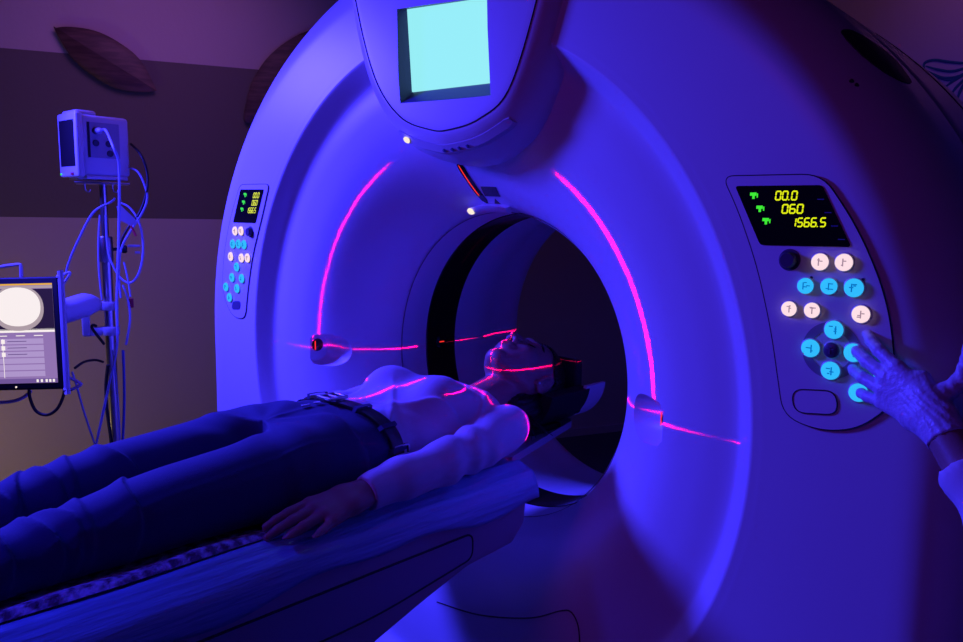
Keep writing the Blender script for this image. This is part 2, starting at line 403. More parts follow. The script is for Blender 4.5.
# ---- display housing over the bore
fo = [at(x, y, 'y', -.25) for x, y in [(357, 10), (375, 80), (400, 118), (430, 131), (450, 131), (480, 120), (510, 90), (538, 0)]]
fo = [(p[0], p[2]) for p in fo]
fo = [(-.262, 1.03)]+fo+[(.352, .90), (.345, 1.03), (.22, 1.10), (-.13, 1.10)]
fo = np.array(smoothclosed(fo, 8)); ctr = np.array([.047, .82])
def ringpts(grow, y):
    d = fo-ctr; L = np.linalg.norm(d, axis=1)[:, None]; q = ctr+d*(1+grow/L); return [(p[0], y, p[1]) for p in q]
V = []; lay = [(.066, -.12), (.066, -.165), (.058, -.195), (.044, -.220), (.026, -.240), (.008, -.249), (0, -.2505), (-.02, -.2515), (-.09, -.2525)]
for g, y in lay: V += ringpts(g, y)
n = len(fo); F = [(i*n+j, i*n+(j+1) % n, (i+1)*n+(j+1) % n, (i+1)*n+j) for i in range(len(lay)-1) for j in range(n)]
F += [tuple(range(n))[::-1], tuple((len(lay)-1)*n+j for j in range(n))]
hous = mk('display_housing', V, F, M_plastic2, gantry, True, 30)
bm = bmesh.new(); bm.from_mesh(hous.data); bmesh.ops.recalc_face_normals(bm, faces=bm.faces); bm.to_mesh(hous.data); bm.free()
oc = [at(x, y, 'y', -.2525) for x, y in [(397, 9), (486.5, -3), (490, 95), (400, 103)]]
yi = -.222
ic = [at(x, y, 'y', yi) for x, y in [(407, 9), (487.5, -3), (489, 83), (412, 92)]]
ex = [o+(o-i)*.6 for o, i in zip(oc, ic)]; dp = [i+np.array([0, .004, 0]) for i in ic]
cm = MB().add(list(ex)+list(dp), [(0, 1, 2, 3), (7, 6, 5, 4), (0, 4, 5, 1), (1, 5, 6, 2), (2, 6, 7, 3), (3, 7, 4, 0)])
c0 = cm.build('c', M_plastic); bm = bmesh.new(); bm.from_mesh(c0.data); bmesh.ops.recalc_face_normals(bm, faces=bm.faces); bm.to_mesh(c0.data); bm.free()
m_ = hous.modifiers.new('b', 'BOOLEAN'); m_.operation = 'DIFFERENCE'; m_.solver = 'EXACT'; m_.object = c0
dg = bpy.context.evaluated_depsgraph_get(); me = bpy.data.meshes.new_from_object(hous.evaluated_get(dg)); hous.modifiers.remove(m_); hous.data = me; bpy.data.objects.remove(c0)
me.shade_smooth(); me.set_sharp_from_angle(angle=math.radians(30))
cut(body, MB().box(-.125, .245, -.26, -.19, .57, .96))
hous.data.materials.append(mat('shaded_recess', (.06, .04, .22), .5))  # shade put into the colour: recess walls darkened against the screen's glow
for p in hous.data.polygons:
    c = p.center+hous.location+gantry.location
    if -.10 < c.x < .205 and .615+ISO < c.z < .90+ISO and c.y > -.2518 and c.y < -.2 and abs(p.normal.y) < .97: p.material_index = 1
MB().prism([p-[0, 0, 0] for p in (ic[3], ic[2], ic[1], ic[0])], (0, .0035, 0)).build('screen', M_screen, hous, smooth=False)
gp = ringpts(-.003, -.2508); MB().tube(gp+gp[:2], .0017, 6, cap=False).build('seam', M_groove, hous)
# strip of indicators along the lower rim
lo_ = [i for i in range(n) if fo[i][1] < .605]; lo_.sort(key=lambda i: fo[i][0])
V = []; F = []
for i in lo_:
    d = fo[i]-ctr; d /= np.linalg.norm(d); e = min(1, min(fo[i][0]-fo[lo_[0]][0], fo[lo_[-1]][0]-fo[i][0])/.012+.25)
    for g, y in ((.030-.007*e, -.2395), (.0335-.007*e, -.242), (.0395+.003*e, -.235), (.042+.003*e, -.222), (.036, -.215)):
        q = fo[i]+d*g; V.append((q[0], y, q[1]))
k = len(lo_); F = [(a*5+b, a*5+(b+1) % 5, (a+1)*5+(b+1) % 5, (a+1)*5+b) for a in range(k-1) for b in range(5)]+[(4, 3, 2, 1, 0), tuple((k-1)*5+b for b in range(5))]
ist = mk('indicator_strip', V, F, M_liner, hous, True, 40)
def strip_pt(t, g=.0385, y=-.2385):
    i = lo_[int(t*(k-1))]; d = fo[i]-ctr; d /= np.linalg.norm(d); q = fo[i]+d*g; return np.array([q[0], y-.001, q[1]])
MB().lathe(strip_pt(.10), (0, -.7, -.7), [(.0085, -.002), (.0085, .001), (.005, .0035), (.001, .004)], 16).build('lamp', M_lampw, ist)
for t in (.42, .52, .60, .68): MB().lathe(strip_pt(t), (0, -.7, -.7), [(.0045, -.002), (.0045, .0005), (.001, .001)], 12).build('lamp', M_dimblue, ist)

# laser slit above the bore, its red aperture, the two small labels and the arched lamp on the lip
def fstrip(r0, r1, phi, wd, off, nseg=14, lean=0):
    mb = MB(); V = []
    for i in range(nseg+1):
        t = i/nseg; r = r0+(r1-r0)*t; a = phi+lean*t; e = math.sqrt(max(0, 1-(2*t-1)**8)); hw = wd*(.25+.75*e)
        t_ = np.array([-math.sin(a), 0, math.cos(a)])
        for s_, o_ in ((-1, -.002), (-1, off), (1, off), (1, -.002)): V.append(fs(r, a, o_)+t_*hw*s_)
    F = [(4*i+j, 4*i+4+j, 4*i+4+(j+1) % 4, 4*i+(j+1) % 4) for i in range(nseg) for j in range(4)]+[(0, 1, 2, 3), (4*nseg+3, 4*nseg+2, 4*nseg+1, 4*nseg)]
    return mb.add(V, F)
sl = fstrip(.412, .507, PI/2+.035, .0105, .0012).build('laser_slit', M_black, gantry, sharp=30)
fstrip(.43, .50, PI/2+.042, .0016, .0018).build('aperture', M_red_em, sl)
def plaque(name, pts, off, m, parent):
    P = [hit(x, y, off) for x, y in pts]; Q = [hit(x, y, -.001) for x, y in pts]; k = len(P)
    return MB().add(P+Q, [tuple(range(k))[::-1], tuple(range(k, 2*k))]+[(i, (i+1) % k, k+(i+1) % k, k+i) for i in range(k)]).build(name, m, parent, smooth=False)
M_label = mat('grey_label', (.05, .045, .06), .5, noise=(400, (.11, .10, .12), (1, 1, 1)))
plaque('rating_label', [(480.5, 186.5), (496, 187), (500.5, 196.5), (485, 196)], .0008, M_label, gantry)
tl = plaque('warning_label', [(495, 198.5), (503.5, 206.2), (494.5, 205.8)], .0008, mat('amber_label', (.10, .075, .05), .5), gantry)
V = []; m = 20
for i in range(m+1):
    t = i/m; a = math.radians(101.5-19*t); e = math.sin(PI*min(max(t, .02), .98))**.5
    for r, y in ((.3885, -.002-.010*e), (.390+.002*e, -.014-.022*e), (.401+.004*e, -.020-.024*e), (.412+.002*e, .0)): V.append((r*math.cos(a), y, r*math.sin(a)))
F = [(4*i+j, 4*i+(j+1) % 4, 4*i+4+(j+1) % 4, 4*i+4+j) for i in range(m) for j in range(4)]+[(3, 2, 1, 0), tuple(4*m+j for j in range(4))]
arch = mk('arched_lamp', V, F, M_plastic, gantry, True, 60)
bm = bmesh.new(); bm.from_mesh(arch.data); bmesh.ops.recalc_face_normals(bm, faces=bm.faces); bm.to_mesh(arch.data); bm.free()
a = math.radians(98.5); p = np.array([.394*math.cos(a), -.034, .394*math.sin(a)])
MB().lathe(p, (0, -.6, -.8), [(.010, -.004), (.010, .001), (.006, .004), (.001, .005)], 16).build('lamp', M_lampw, arch)

# seam of the lower service hatch
sp = [(437, 602), (480, 615), (530, 618), (560, 611), (571, 612), (578, 625), (580, 645)]
sp = cr(sp, 6)
MB().tube([hit(x, y, .0003) for x, y in sp], .0016, 6).build('hatch_seam', M_groove, gantry)

def surf_r(p, y):
    return outline(p)-EDGE+EDGE*math.sin(math.acos(max(-1, min(1, 1-(y+.224)/.155)))) if y < -.069 else side_r(p, y)
# side vents and screws of the shoulder of the gantry
def oncyl(px, py, off=0):
    d = ray(px, py); best = None
    for t in np.linspace(.6, 4, 3000):
        q = CAM+d*t; ph = math.atan2(q[2], q[0])
        if q[1] > -.224 and math.hypot(q[0], q[2]) < surf_r(ph, q[1])+off: return q
    return CAM+d*2
def vent(y0, y1, a0, w):
    V = []; m = 24
    for i in range(m+1):
        t = i/m; y = y0+(y1-y0)*t; hw = w*math.sqrt(max(0, 1-(2*t-1)**2))+.0005
        for s_, o_ in ((-1, -.004), (-1, .0015), (1, .0015), (1, -.004)):
            a = a0+s_*hw; r = side_r(a, y)+o_; V.append((r*math.cos(a), y, r*math.sin(a)))
    F = [(4*i+j, 4*i+4+j, 4*i+4+(j+1) % 4, 4*i+(j+1) % 4) for i in range(m) for j in range(4)]
    return mk('air_vent', V, F, M_groove, gantry, True, 40)
def shoulder(y0, a0, a1, w):
    """a long leaf-shaped air slot that runs around the shoulder"""
    V = []; m = 30
    for i in range(m+1):
        t = i/m; a = a0+(a1-a0)*t; hw = w*math.sqrt(max(0, 1-(2*t-1)**2))+.0005
        for s_, o_ in ((-1, -.004), (-1, .0015), (1, .0015), (1, -.004)):
            y = y0+s_*hw; r = side_r(a, y)+o_; V.append((r*math.cos(a), y, r*math.sin(a)))
    F = [(4*i+j, 4*i+(j+1) % 4, 4*i+4+(j+1) % 4, 4*i+4+j) for i in range(m) for j in range(4)]
    return mk('air_vent', V, F, M_groove, gantry, True, 40)
vp = [oncyl(x, y) for x, y in smoothclosed([(841, 31), (852, 31), (872, 42), (893, 58), (906, 74), (911, 83), (902, 82), (883, 72), (862, 56), (847, 41)], 4)]
vp = np.array([(math.atan2(p[2], p[0]), p[1]) for p in vp]); vc = vp.mean(0)
for mirror in (1, -1):
    VV = []; n_ = len(vp)
    for k_, o_ in ((1, -.004), (1, .0012), (.8, .0014), (.6, .0014), (.4, .0014), (.2, .0014)):
        for q in vc+(vp-vc)*k_: r_ = surf_r(q[0], q[1])+o_; VV.append((mirror*r_*math.cos(q[0]), q[1], r_*math.sin(q[0])))
    FF = [(r_*n_+i, r_*n_+(i+1) % n_, (r_+1)*n_+(i+1) % n_, (r_+1)*n_+i) for r_ in range(5) for i in range(n_)]+[tuple(5*n_+i for i in range(n_)), tuple(range(n_))[::-1]]
    o_ = mk('air_vent', VV, FF, M_groove, gantry, True, 50); bm = bmesh.new(); bm.from_mesh(o_.data); bmesh.ops.recalc_face_normals(bm, faces=bm.faces); bm.to_mesh(o_.data); bm.free()
shoulder(.40, math.radians(33), math.radians(47), .012)
shoulder(.40, math.radians(133), math.radians(147), .012)
for q in ((852, 81), (857, 85)):
    p = oncyl(*q); MB().lathe(p, (p[0], 0, p[2]), [(.0035, -.003), (.0035, .001), (.0025, .002), (.001, .002)], 12).build('screw', M_groove, gantry)

# ---- control panels
def prism_px(name, poly, y0, y1, m, parent, r=None):
    P = [at(x, y, 'y', y1) for x, y in poly]; P = [(p[0], p[2]) for p in P]
    if r is not None: P = rounded(P, r)
    A = sum(P[i-1][0]*P[i][1]-P[i][0]*P[i-1][1] for i in range(len(P)))
    if A > 0: P = P[::-1]
    # order so that the face towards the viewer (-y) points outwards
    mb = MB().prism([(p[0], y0, p[1]) for p in P], (0, y1-y0, 0))
    o = mb.build(name, m, parent, sharp=30)
    bm = bmesh.new(); bm.from_mesh(o.data); bmesh.ops.recalc_face_normals(bm, faces=bm.faces); bm.to_mesh(o.data); bm.free()
    return o, P
SEG = {'0': 'abcdef', '1': 'bc', '5': 'acdfg', '6': 'acdefg'}
def seg_text(txt, lb, rb, lt, y, m, parent, name='readout'):
    """seven segment digits in the box given by three pixel corners on the plane y"""
    o = at(*lb, 'y', y); u = at(*rb, 'y', y)-o; v = at(*lt, 'y', y)-o
    ncell = sum(.32 if c == '.' else 1 for c in txt); x = 0; mb = MB()
    def quad(x0, y0, x1, y1, wx, wy):
        a = np.array([x0, y0]); b = np.array([x1, y1]); P = []
        if abs(x1-x0) > abs(y1-y0): pts = [(x0, y0), (x0+wx*.5, y0-wy*.5), (x1-wx*.5, y1-wy*.5), (x1, y1), (x1-wx*.5, y1+wy*.5), (x0+wx*.5, y0+wy*.5)]
        else: pts = [(x0, y0), (x0+wx*.5, y0+wy*.5), (x1+wx*.5, y1-wy*.5), (x1, y1), (x1-wx*.5, y1-wy*.5), (x0-wx*.5, y0+wy*.5)]
        Q = [o+u*(p[0])+v*p[1] for p in pts]; mb.prism(Q[::-1], (0, -.0004, 0))
    for c in txt:
        if c == '.': quad((x-.02)/ncell, .07, (x+.16)/ncell, .07, .05/ncell, .12); x += .32; continue
        wx = .20/ncell; wy = .15
        L, R, T, M_, Bm = (x+.12)/ncell, (x+.82)/ncell, .93, .5, .07
        seg = {'a': (L, T, R, T), 'g': (L, M_, R, M_), 'd': (L, Bm, R, Bm), 'f': (L, M_, L, T), 'b': (R, M_, R, T), 'e': (L, Bm, L, M_), 'c': (R, Bm, R, M_)}
        for s_ in SEG[c]: quad(*seg[s_], wx, wy)
        x += 1
    return mb.build(name, m, parent, smooth=False)
M_cap_w = [M_white_em, mat('glyph_ink', (.25, .2, .25), .5, emit=(.35, .22, .30), es=1)]
M_cap_b = [M_blue_em, mat('glyph_ink_blue', (0, .1, .3), .5, emit=(.0, .16, .55), es=1)]
M_dark_cap = [mat('dark_button', (.10, .09, .16), .4), mat('dark_glyph', (.2, .18, .3), .5)]
def button(px, py, rad, kind, yf, parent, glyph=True, hh=.006):
    c = at(px, py, 'y', yf-hh); mb = MB()
    mb.lathe((c[0], yf, c[2]), (0, -1, 0), [(rad*1.16, -.001), (rad*1.16, .0012), (rad*1.04, .0022), (rad*.99, .0015), (rad*.98, hh*.8), (rad*.86, hh), (.0004, hh+.0003)], 24)
    k0 = len(mb.f)
    if glyph:
        g = random.Random(int(px*7+py)); yy = yf-hh-.0008
        for _ in range(3):
            x0 = c[0]+g.uniform(-.45, .25)*rad; z0 = c[2]+g.uniform(-.4, .4)*rad; w_ = g.uniform(.2, .5)*rad
            mb.box(x0, x0+w_, yy-.0003, yy+.0006, z0, z0+rad*.12)
        x0 = c[0]+g.uniform(-.3, .3)*rad; mb.box(x0, x0+rad*.13, yy-.0003, yy+.0006, c[2]-.45*rad, c[2]+.45*rad)
    mats = {'w': M_cap_w, 'b': M_cap_b, 'd': M_dark_cap}[kind]; collar = M_plastic2
    o = mb.build('button', [mats[0], mats[1], collar], parent, sharp=40)
    for i, p in enumerate(o.data.polygons):
        if i >= k0: p.material_index = 1
        elif i < 24*3: p.material_index = 2
    return o
def icon(px, py, w_, h_, y, m, parent, kind=0):
    o = at(px, py, 'y', y); mb = MB(); s_ = w_
    mb.box(o[0]-.5*w_, o[0]+.3*w_, y-.0004, y, o[2]+.0*h_, o[2]+.5*h_); mb.box(o[0]-.2*w_, o[0]+.1*w_, y-.0004, y, o[2]-.5*h_, o[2]+.0*h_)
    mb.box(o[0]+.35*w_, o[0]+.5*w_, y-.0004, y, o[2]-.3*h_, o[2]+.35*h_)
    return mb.build('icon', m, parent, smooth=False)
YF = -.2262
# right panel
pp, P = prism_px('control_panel', [(722.5, 176), (822, 174), (858, 228), (888, 300), (897, 385), (888, 408), (858, 429), (820, 431), (783, 416), (778, 380), (771, 330), (757, 265), (738, 210)], -.215, YF-.002, M_plastic2, gantry, [.02, .03, .1, .1, .05, .04, .05, .05, .03, .1, .1, .1, .1])
MB().tube([(p[0], YF-.0012, p[1]) for p in P+P[:2]], .0012, 6, cap=False).build('seam', M_groove, pp)
yp = YF-.002
disp, _ = prism_px('display', [(735, 186), (822, 185), (851, 247), (760, 245)], yp+.001, yp-.0012, M_black, pp, .006)
yt = yp-.0013
seg_text('00.0', (774.5, 200.5), (797.5, 200.5), (775.8, 190.7), yt, M_yellow_em, pp)
seg_text('060', (781, 213.8), (803.5, 213.8), (782.3, 204), yt, M_yellow_em, pp)
seg_text('1566.5', (789.5, 227.2), (826, 227.2), (791, 217.6), yt, M_yellow_em, pp)
for q in ((754, 195.7), (760.3, 208.8), (766.4, 221.2)): icon(*q, .013, .010, yt, M_green_em, pp)
for q in ((820.7, 199.3), (828, 212.6), (834.7, 226), (841.4, 239.4)): o_ = at(*q, 'y', yt); MB().box(o_[0]-.005, o_[0]+.005, yt-.0003, yt, o_[2]-.0007, o_[2]+.0007).build('print_mark', M_dimblue, pp, smooth=False)
for q, rd, kd in [((819, 262), .0125, 'w'), ((843, 262.5), .0125, 'w'), ((804.5, 286), .012, 'b'), ((828, 286.5), .012, 'b'), ((853, 288), .0135, 'b'), ((788, 309), .0115, 'w'), ((811, 310.5), .0115, 'w'), ((860, 314.5), .0125, 'w'),
                  ((833, 330), .0135, 'b'), ((809.5, 348.5), .0135, 'b'), ((852.5, 353), .0135, 'b'), ((829.5, 371), .0135, 'b'), ((857.5, 393), .0135, 'b'), ((881, 373), .012, 'b'), ((830.5, 350.5), .0115, 'd')]:
    button(*q, rd, kd, yp, pp)
def knob(px, py, rad, hh, yf, parent):
    c = at(px, py, 'y', yf-hh); MB().lathe((c[0], yf, c[2]), (0, -1, 0), [(rad*1.35, -.001), (rad*1.35, .001), (rad*1.2, .0015), (rad, .001), (rad*.97, hh*.85), (rad*.85, hh), (.0005, hh)], 28).build('stop_knob', mat('dark_knob', (.06, .05, .10), .45), parent, sharp=40)
knob(786.5, 260, .0125, .012, yp, pp)
c = at(831, 350.5, 'y', yp); MB().lathe((c[0], yp, c[2]), (0, -1, 0), [(.030, -.0005), (.030, .0008), (.043, .0008), (.043, -.0005)], 48, True).build('dial_ring', mat('dial_ring', (.30, .28, .36), .4), pp, sharp=30)
for q in ((811.5, 277.5), (863, 279.5)): c = at(*q, 'y', yp); MB().lathe((c[0], yp, c[2]), (0, -1, 0), [(.0022, -.0005), (.0022, .0008), (.0003, .0008)], 10).build('microphone_hole', M_groove, pp)
o_, Q = prism_px('blank_pad', [(791.5, 389), (836, 391), (838, 415), (794, 412.5)], yp+.0005, yp-.001, M_plastic2, pp, .022)
MB().tube([(p[0], yp-.0008, p[1]) for p in Q+Q[:2]], .0011, 6, cap=False).build('pad_seam', M_groove, pp)
# left panel
pl, P = prism_px('control_panel', [(240, 184.5), (269, 184), (261, 220), (252, 256), (247.5, 290), (245, 319), (232, 317), (222.5, 293), (223, 262), (229, 222)], -.215, YF-.002, M_plastic2, gantry, [.02, .02, .1, .1, .1, .03, .05, .06, .1, .1])
MB().tube([(p[0], YF-.0012, p[1]) for p in P+P[:2]], .0012, 6, cap=False).build('seam', M_groove, pl)
prism_px('display', [(240.4, 189.4), (263.6, 189.4), (255.4, 223), (233, 222.4)], yp+.001, yp-.0012, M_black, pl, .006)
seg_text('00.0', (252.6, 198.2), (258.8, 198.2), (253.8, 192.5), yt, M_yellow_em, pl)
seg_text('060', (251.2, 205.7), (257, 205.7), (252.4, 200), yt, M_yellow_em, pl)
seg_text('1566.5', (246.2, 213.2), (255.4, 213.2), (247.4, 207.5), yt, M_yellow_em, pl)
for q in ((245.2, 195), (243.6, 202.5), (242, 209.6)): icon(*q, .017, .012, yt, M_green_em, pl)
for q, kd in [((234, 231), 'w'), ((240, 231), 'w'), ((231.7, 244), 'b'), ((237.4, 244), 'b'), ((243, 244.6), 'b'), ((229.7, 256.5), 'w'), ((240.4, 258), 'w'), ((246.4, 258), 'w'), ((235.7, 267), 'b'), ((231, 277.5), 'b'), ((240.7, 278.5), 'b'), ((225, 287), 'b'), ((236, 288.5), 'b'), ((228.5, 297.5), 'b')]:
    button(*q, .0135, kd, yp, pl)
knob(247, 232, .0125, .012, yp, pl)
prism_px('blank_pad', [(232.5, 301), (240.5, 301), (240, 309.5), (231.5, 309.5)], yp+.0005, yp-.001, M_dark_cap[0], pl, .018)

# ------------------------------------------------------------------ patient couch
couch = empty('patient_couch', (0, -1.3, -ISO), 'long patient table that slides into the scanner bore', 'table')
M_couch = mat('couch_plastic', (.42, .40, .50), .35)
M_couch2 = mat('couch_panel', (.34, .34, .48), .4)
prof = [(-.172, -.172), (-.186, -.285), (-.225, -.322), (-.36, -.330), (-.48, -.362), (-.62, -.405), (-.85, -.44), (-1.2, -.46), (-2.30, -.46), (-2.34, -.42), (-2.34, -.172)]
def yz_prism(prof, hw, bev, name, m, parent):
    bm = bmesh.new(); a = [bm.verts.new((-hw, y, z)) for y, z in prof]; b = [bm.verts.new((hw, y, z)) for y, z in prof]; k = len(prof)
    bm.faces.new(a); bm.faces.new(b[::-1])
    for i in range(k): bm.faces.new((a[i], b[i], b[(i+1) % k], a[(i+1) % k]))
    bmesh.ops.recalc_face_normals(bm, faces=bm.faces)
    bmesh.ops.bevel(bm, geom=[e for e in bm.edges], offset=bev, segments=4, profile=.5, affect='EDGES')
    bm.verts.ensure_lookup_table(); v = [tuple(q.co) for q in bm.verts]; f = [[q.index for q in g.verts] for g in bm.faces]; bm.free()
    return mk(name, v, f, m, parent, True, 40)
cb = yz_prism(prof, .272, .012, 'couch_body', M_couch, couch)
def side_panel(sx):
    P = rounded([(-.352, -.312), (-.352, -.259), (-2.25, -.259), (-2.25, -.345), (-.60, -.345)], [.02, .02, .02, .02, .08])
    mb = MB().prism([(sx*.2735, p[0], p[1]) for p in P], (sx*-.004, 0, 0)); o = mb.build('side_panel', M_couch2, couch, sharp=30)
    bm = bmesh.new(); bm.from_mesh(o.data); bmesh.ops.recalc_face_normals(bm, faces=bm.faces); bm.to_mesh(o.data); bm.free()
    MB().tube([(sx*.273, p[0], p[1]) for p in P+P[:2]], .0022, 6, cap=False).build('seam', M_groove, o)
side_panel(1); side_panel(-1)
MB().box(-.24, .24, -2.2, -1.25, -ISO, -.44, .03).build('pedestal', M_couch, couch, sharp=40)
MB().box(-.30, .30, -2.3, -1.1, -ISO, -.90, .02).build('base_plate', M_blackm, couch, sharp=40)
def tray_z(x, hw): return -.186+.034*min(1, (abs(x)/hw))**2.2
def tray(name, y0, y1, hw0, hw1, th, m, parent, nx=30, ny=30, dz=0, zhw=None):
    V = []
    for k_, d in ((0, 0), (1, -th)):
        for j in range(ny+1):
            t = j/ny; y = y0+(y1-y0)*t; hw = hw0+(hw1-hw0)*t
            if t > .93: hw *= math.sqrt(max(.05, 1-((t-.93)/.07)**2*.9))
            for i in range(nx+1): x = -hw+2*hw*i/nx; V.append((x, y, tray_z(x, zhw or hw)+d+dz))
    N = (nx+1)*(ny+1); F = []
    for j in range(ny):
        for i in range(nx): a = j*(nx+1)+i; F.append((a, a+1, a+nx+2, a+nx+1)); F.append((N+a+nx+1, N+a+nx+2, N+a+1, N+a))
    edge = [j*(nx+1) for j in range(ny+1)]
    for j in range(ny): a = j*(nx+1); b = a+nx+1; F.append((a, b, N+b, N+a)); F.append((b+nx, a+nx, N+a+nx, N+b+nx))
    for i in range(nx): F.append((i+1, i, N+i, N+i+1)); a = ny*(nx+1)+i; F.append((a, a+1, N+a+1, N+a))
    return mk(name, V, F, m, parent, True, 40)
tray('cradle', -2.32, -.10, .232, .232, .02, M_couch, couch, dz=-.001, zhw=.262)
tray('cradle_tongue', -.14, .24, .19, .08, .018, M_couch, couch, dz=-.012)
# head holder: a shell with a black foam lining and a pale end flange
def ushell(name, y0, y1, r0, r1, zc, a0, a1, m, parent, ny=16, na=28, tip=0):
    """curved shell round the head: inner radius r0, outer r1 (x,z), open on top"""
    V = []
    for rr in (r0, r1):
        for j in range(ny+1):
            t = j/ny; y = y0+(y1-y0)*t; k = 1-(.35*max(0, (t-.6)/.4)**2)*tip
            for i in range(na+1): a = a0+(a1-a0)*i/na; V.append((rr*k*math.cos(a), y, zc+rr*k*math.sin(a)))
    N = (na+1)*(ny+1); F = []
    for j in range(ny):
        for i in range(na): a = j*(na+1)+i; F.append((a, a+1, a+na+2, a+na+1)); F.append((N+a+na+1, N+a+na+2, N+a+1, N+a))
    for j in range(ny): a = j*(na+1); b = a+na+1; F.append((a, b, N+b, N+a)); F.append((b+na, a+na, N+a+na, N+b+na))
    for i in range(na): F.append((i+1, i, N+i, N+i+1)); a = ny*(na+1)+i; F.append((a, a+1, N+a+1, N+a))
    return mk(name, V, F, m, parent, True, 50)
hh = ushell('head_holder', .232, .318, .112, .122, -.055, PI+.10, 2*PI-.10, M_plastic, couch)
M_foam = mat('black_foam', (.010, .010, .013), .8)
ushell('holder_lining', .085, .245, .090, .124, -.055, PI+.16, 2*PI-.16, M_foam, hh)
MB().box(-.092, .092, .226, .256, -.150, .000, .012).build('end_cushion', M_foam, hh, sharp=35)
MB().box(-.05, .05, .10, .22, -.198, -.176, .006).build('holder_foot', M_foam, hh)

# sheet of glossy cover draped over the couch
def cover_edge(y): return -.222+.010*math.sin(y*9+1)+.006*math.sin(y*23)
nx, ny = 90, 220; V = []
g = random.Random(3); ph = [g.uniform(0, 6) for _ in range(12)]
for j in range(ny+1):
    y = -2.30+(2.30-.172)*j/ny
    e = cover_edge(y)
    for i in range(nx+1):
        s_ = -1+2*i/nx; a = abs(s_); sg = 1 if s_ > 0 else -1
        if a < .66: x = a/.66*.235; z = tray_z(x, .262)+.0035
        else:
            q = (a-.66)/.34*PI/2; x = .235+.062*math.sin(q); z0_ = tray_z(.235, .262)+.0035; z = z0_-(z0_-e)*(1-math.cos(q))
        rip = .0030*math.sin(x*150+1.1*math.sin(y*2.1+ph[0])+ph[1])*(.5+.5*math.sin(y*1.7+ph[2]))+.0012*math.sin(x*310+y*3+ph[3])+.0014*math.sin(y*14+x*40+ph[4])
        fade = min(1, max(0, (a-.25)/.2)); rip *= fade
        if a < .88: z += max(rip, -.002)
        else: x += max(rip, -.001)
        V.append((sg*x, y, z))
F = [(j*(nx+1)+i, j*(nx+1)+i+1, (j+1)*(nx+1)+i+1, (j+1)*(nx+1)+i) for j in range(ny) for i in range(nx)]
M_cover = mat('glossy_cover', (.22, .45, .70), .38, coat=.3, spec=.8, bump=(7, .5, (9, .7, 9)))
cov = mk('couch_cover', V, F, M_cover)
sm = cov.modifiers.new('t', 'SOLIDIFY'); sm.thickness = .0015; sm.offset = 1
tag(cov, 'glossy blue sheet draped over the patient table, hanging down its side', 'table cover')
# folded patterned towel under the legs
nx, ny = 60, 120; V = []
for k_ in (0, 1):
    for j in range(ny+1):
        y = -1.75+(1.75-.765)*j/ny
        for i in range(nx+1):
            s_ = -1+2*i/nx; x = .228*s_+.004*math.sin(y*17)*abs(s_)**4; e = math.sqrt(max(0, 1-abs(s_)**10)); ey = min(1, max(0, (-.765-y)/.015))**.5
            base = tray_z(x, .262)+.0078
            th = (.006+.014*max(0, (abs(s_)-.8)/.2)**.7)*e*ey*(1+.18*math.sin(y*31+x*20))
            V.append((x, y, base+(th if k_ == 0 else 0)))
N = (nx+1)*(ny+1); F = []
for j in range(ny):
    for i in range(nx): a = j*(nx+1)+i; F.append((a, a+1, a+nx+2, a+nx+1)); F.append((N+a+nx+1, N+a+nx+2, N+a+1, N+a))
for j in range(ny): a = j*(nx+1); b = a+nx+1; F.append((a, b, N+b, N+a)); F.append((b+nx, a+nx, N+a+nx, N+b+nx))
for i in range(nx): F.append((i+1, i, N+i, N+i+1)); a = ny*(nx+1)+i; F.append((a, a+1, N+a+1, N+a))
M_towel = mat('patterned_towel', (.10, .05, .11), .9, bump=(70, 1, (1, 1, 1)), noise=(60, (.50, .45, .66), (1, 1, 1)))
tag(mk('towel', V, F, M_towel), 'patterned towel spread under the legs of the lying patient', 'towel')

# ------------------------------------------------------------------ wall decorations
def on_wall(px, py, off=0):
    d = ray(px, py); t = -(4.06-off)/(d@WN); return CAM+d*t
M_wood = mat('dark_wood', (.07, .035, .03), .5, noise=(7, (.14, .075, .055), (1, 1, 7)))
def leaf(name, px, label, th=.02):
    P = smoothclosed([on_wall(x, y, .02) for x, y in px], 5)
    A = np.array(P); c = A.mean(0)
    V = list(A)+list(A+WN*th*.3)+list(c+(A-c)*.75+WN*th)+[c+WN*th*1.3]; n = len(P)
    F = [tuple(range(n))]+[(k_*n+i, k_*n+(i+1) % n, k_*n+n+(i+1) % n, k_*n+n+i) for k_ in (0, 1) for i in range(n)]+[(2*n+i, 2*n+(i+1) % n, 3*n) for i in range(n)]
    o = mk(name, V, F, M_wood, None, True, 50); bm = bmesh.new(); bm.from_mesh(o.data); bmesh.ops.recalc_face_normals(bm, faces=bm.faces); bm.to_mesh(o.data); bm.free()
    return tag(o, label, 'wall decoration', 'wooden leaves on the wall')
leaf('wooden_leaf', [(54, 27), (55.5, 28), (70, 27), (95, 31), (118, 42), (140, 60), (156, 89), (155, 91), (140, 92), (115, 88), (92, 75), (72, 58), (58, 36)][::-1], 'dark wooden leaf on the wall above the white bedside monitor')
leaf('wooden_leaf', [(335, 26), (330, 27), (300, 34), (270, 55), (252, 82), (245, 108), (244, 118), (246, 122), (252, 123), (262, 121), (290, 105), (318, 75), (333, 45)][::-1], 'dark wooden leaf on the wall, half hidden by the scanner rim')
M_teal = mat('teal_wall_paint', (.03, .16, .20), .7)
def on_back(px, py, off=0): d = ray(px, py); t = (3.37-off)/(d@WD); return CAM+d*t
mb = MB()
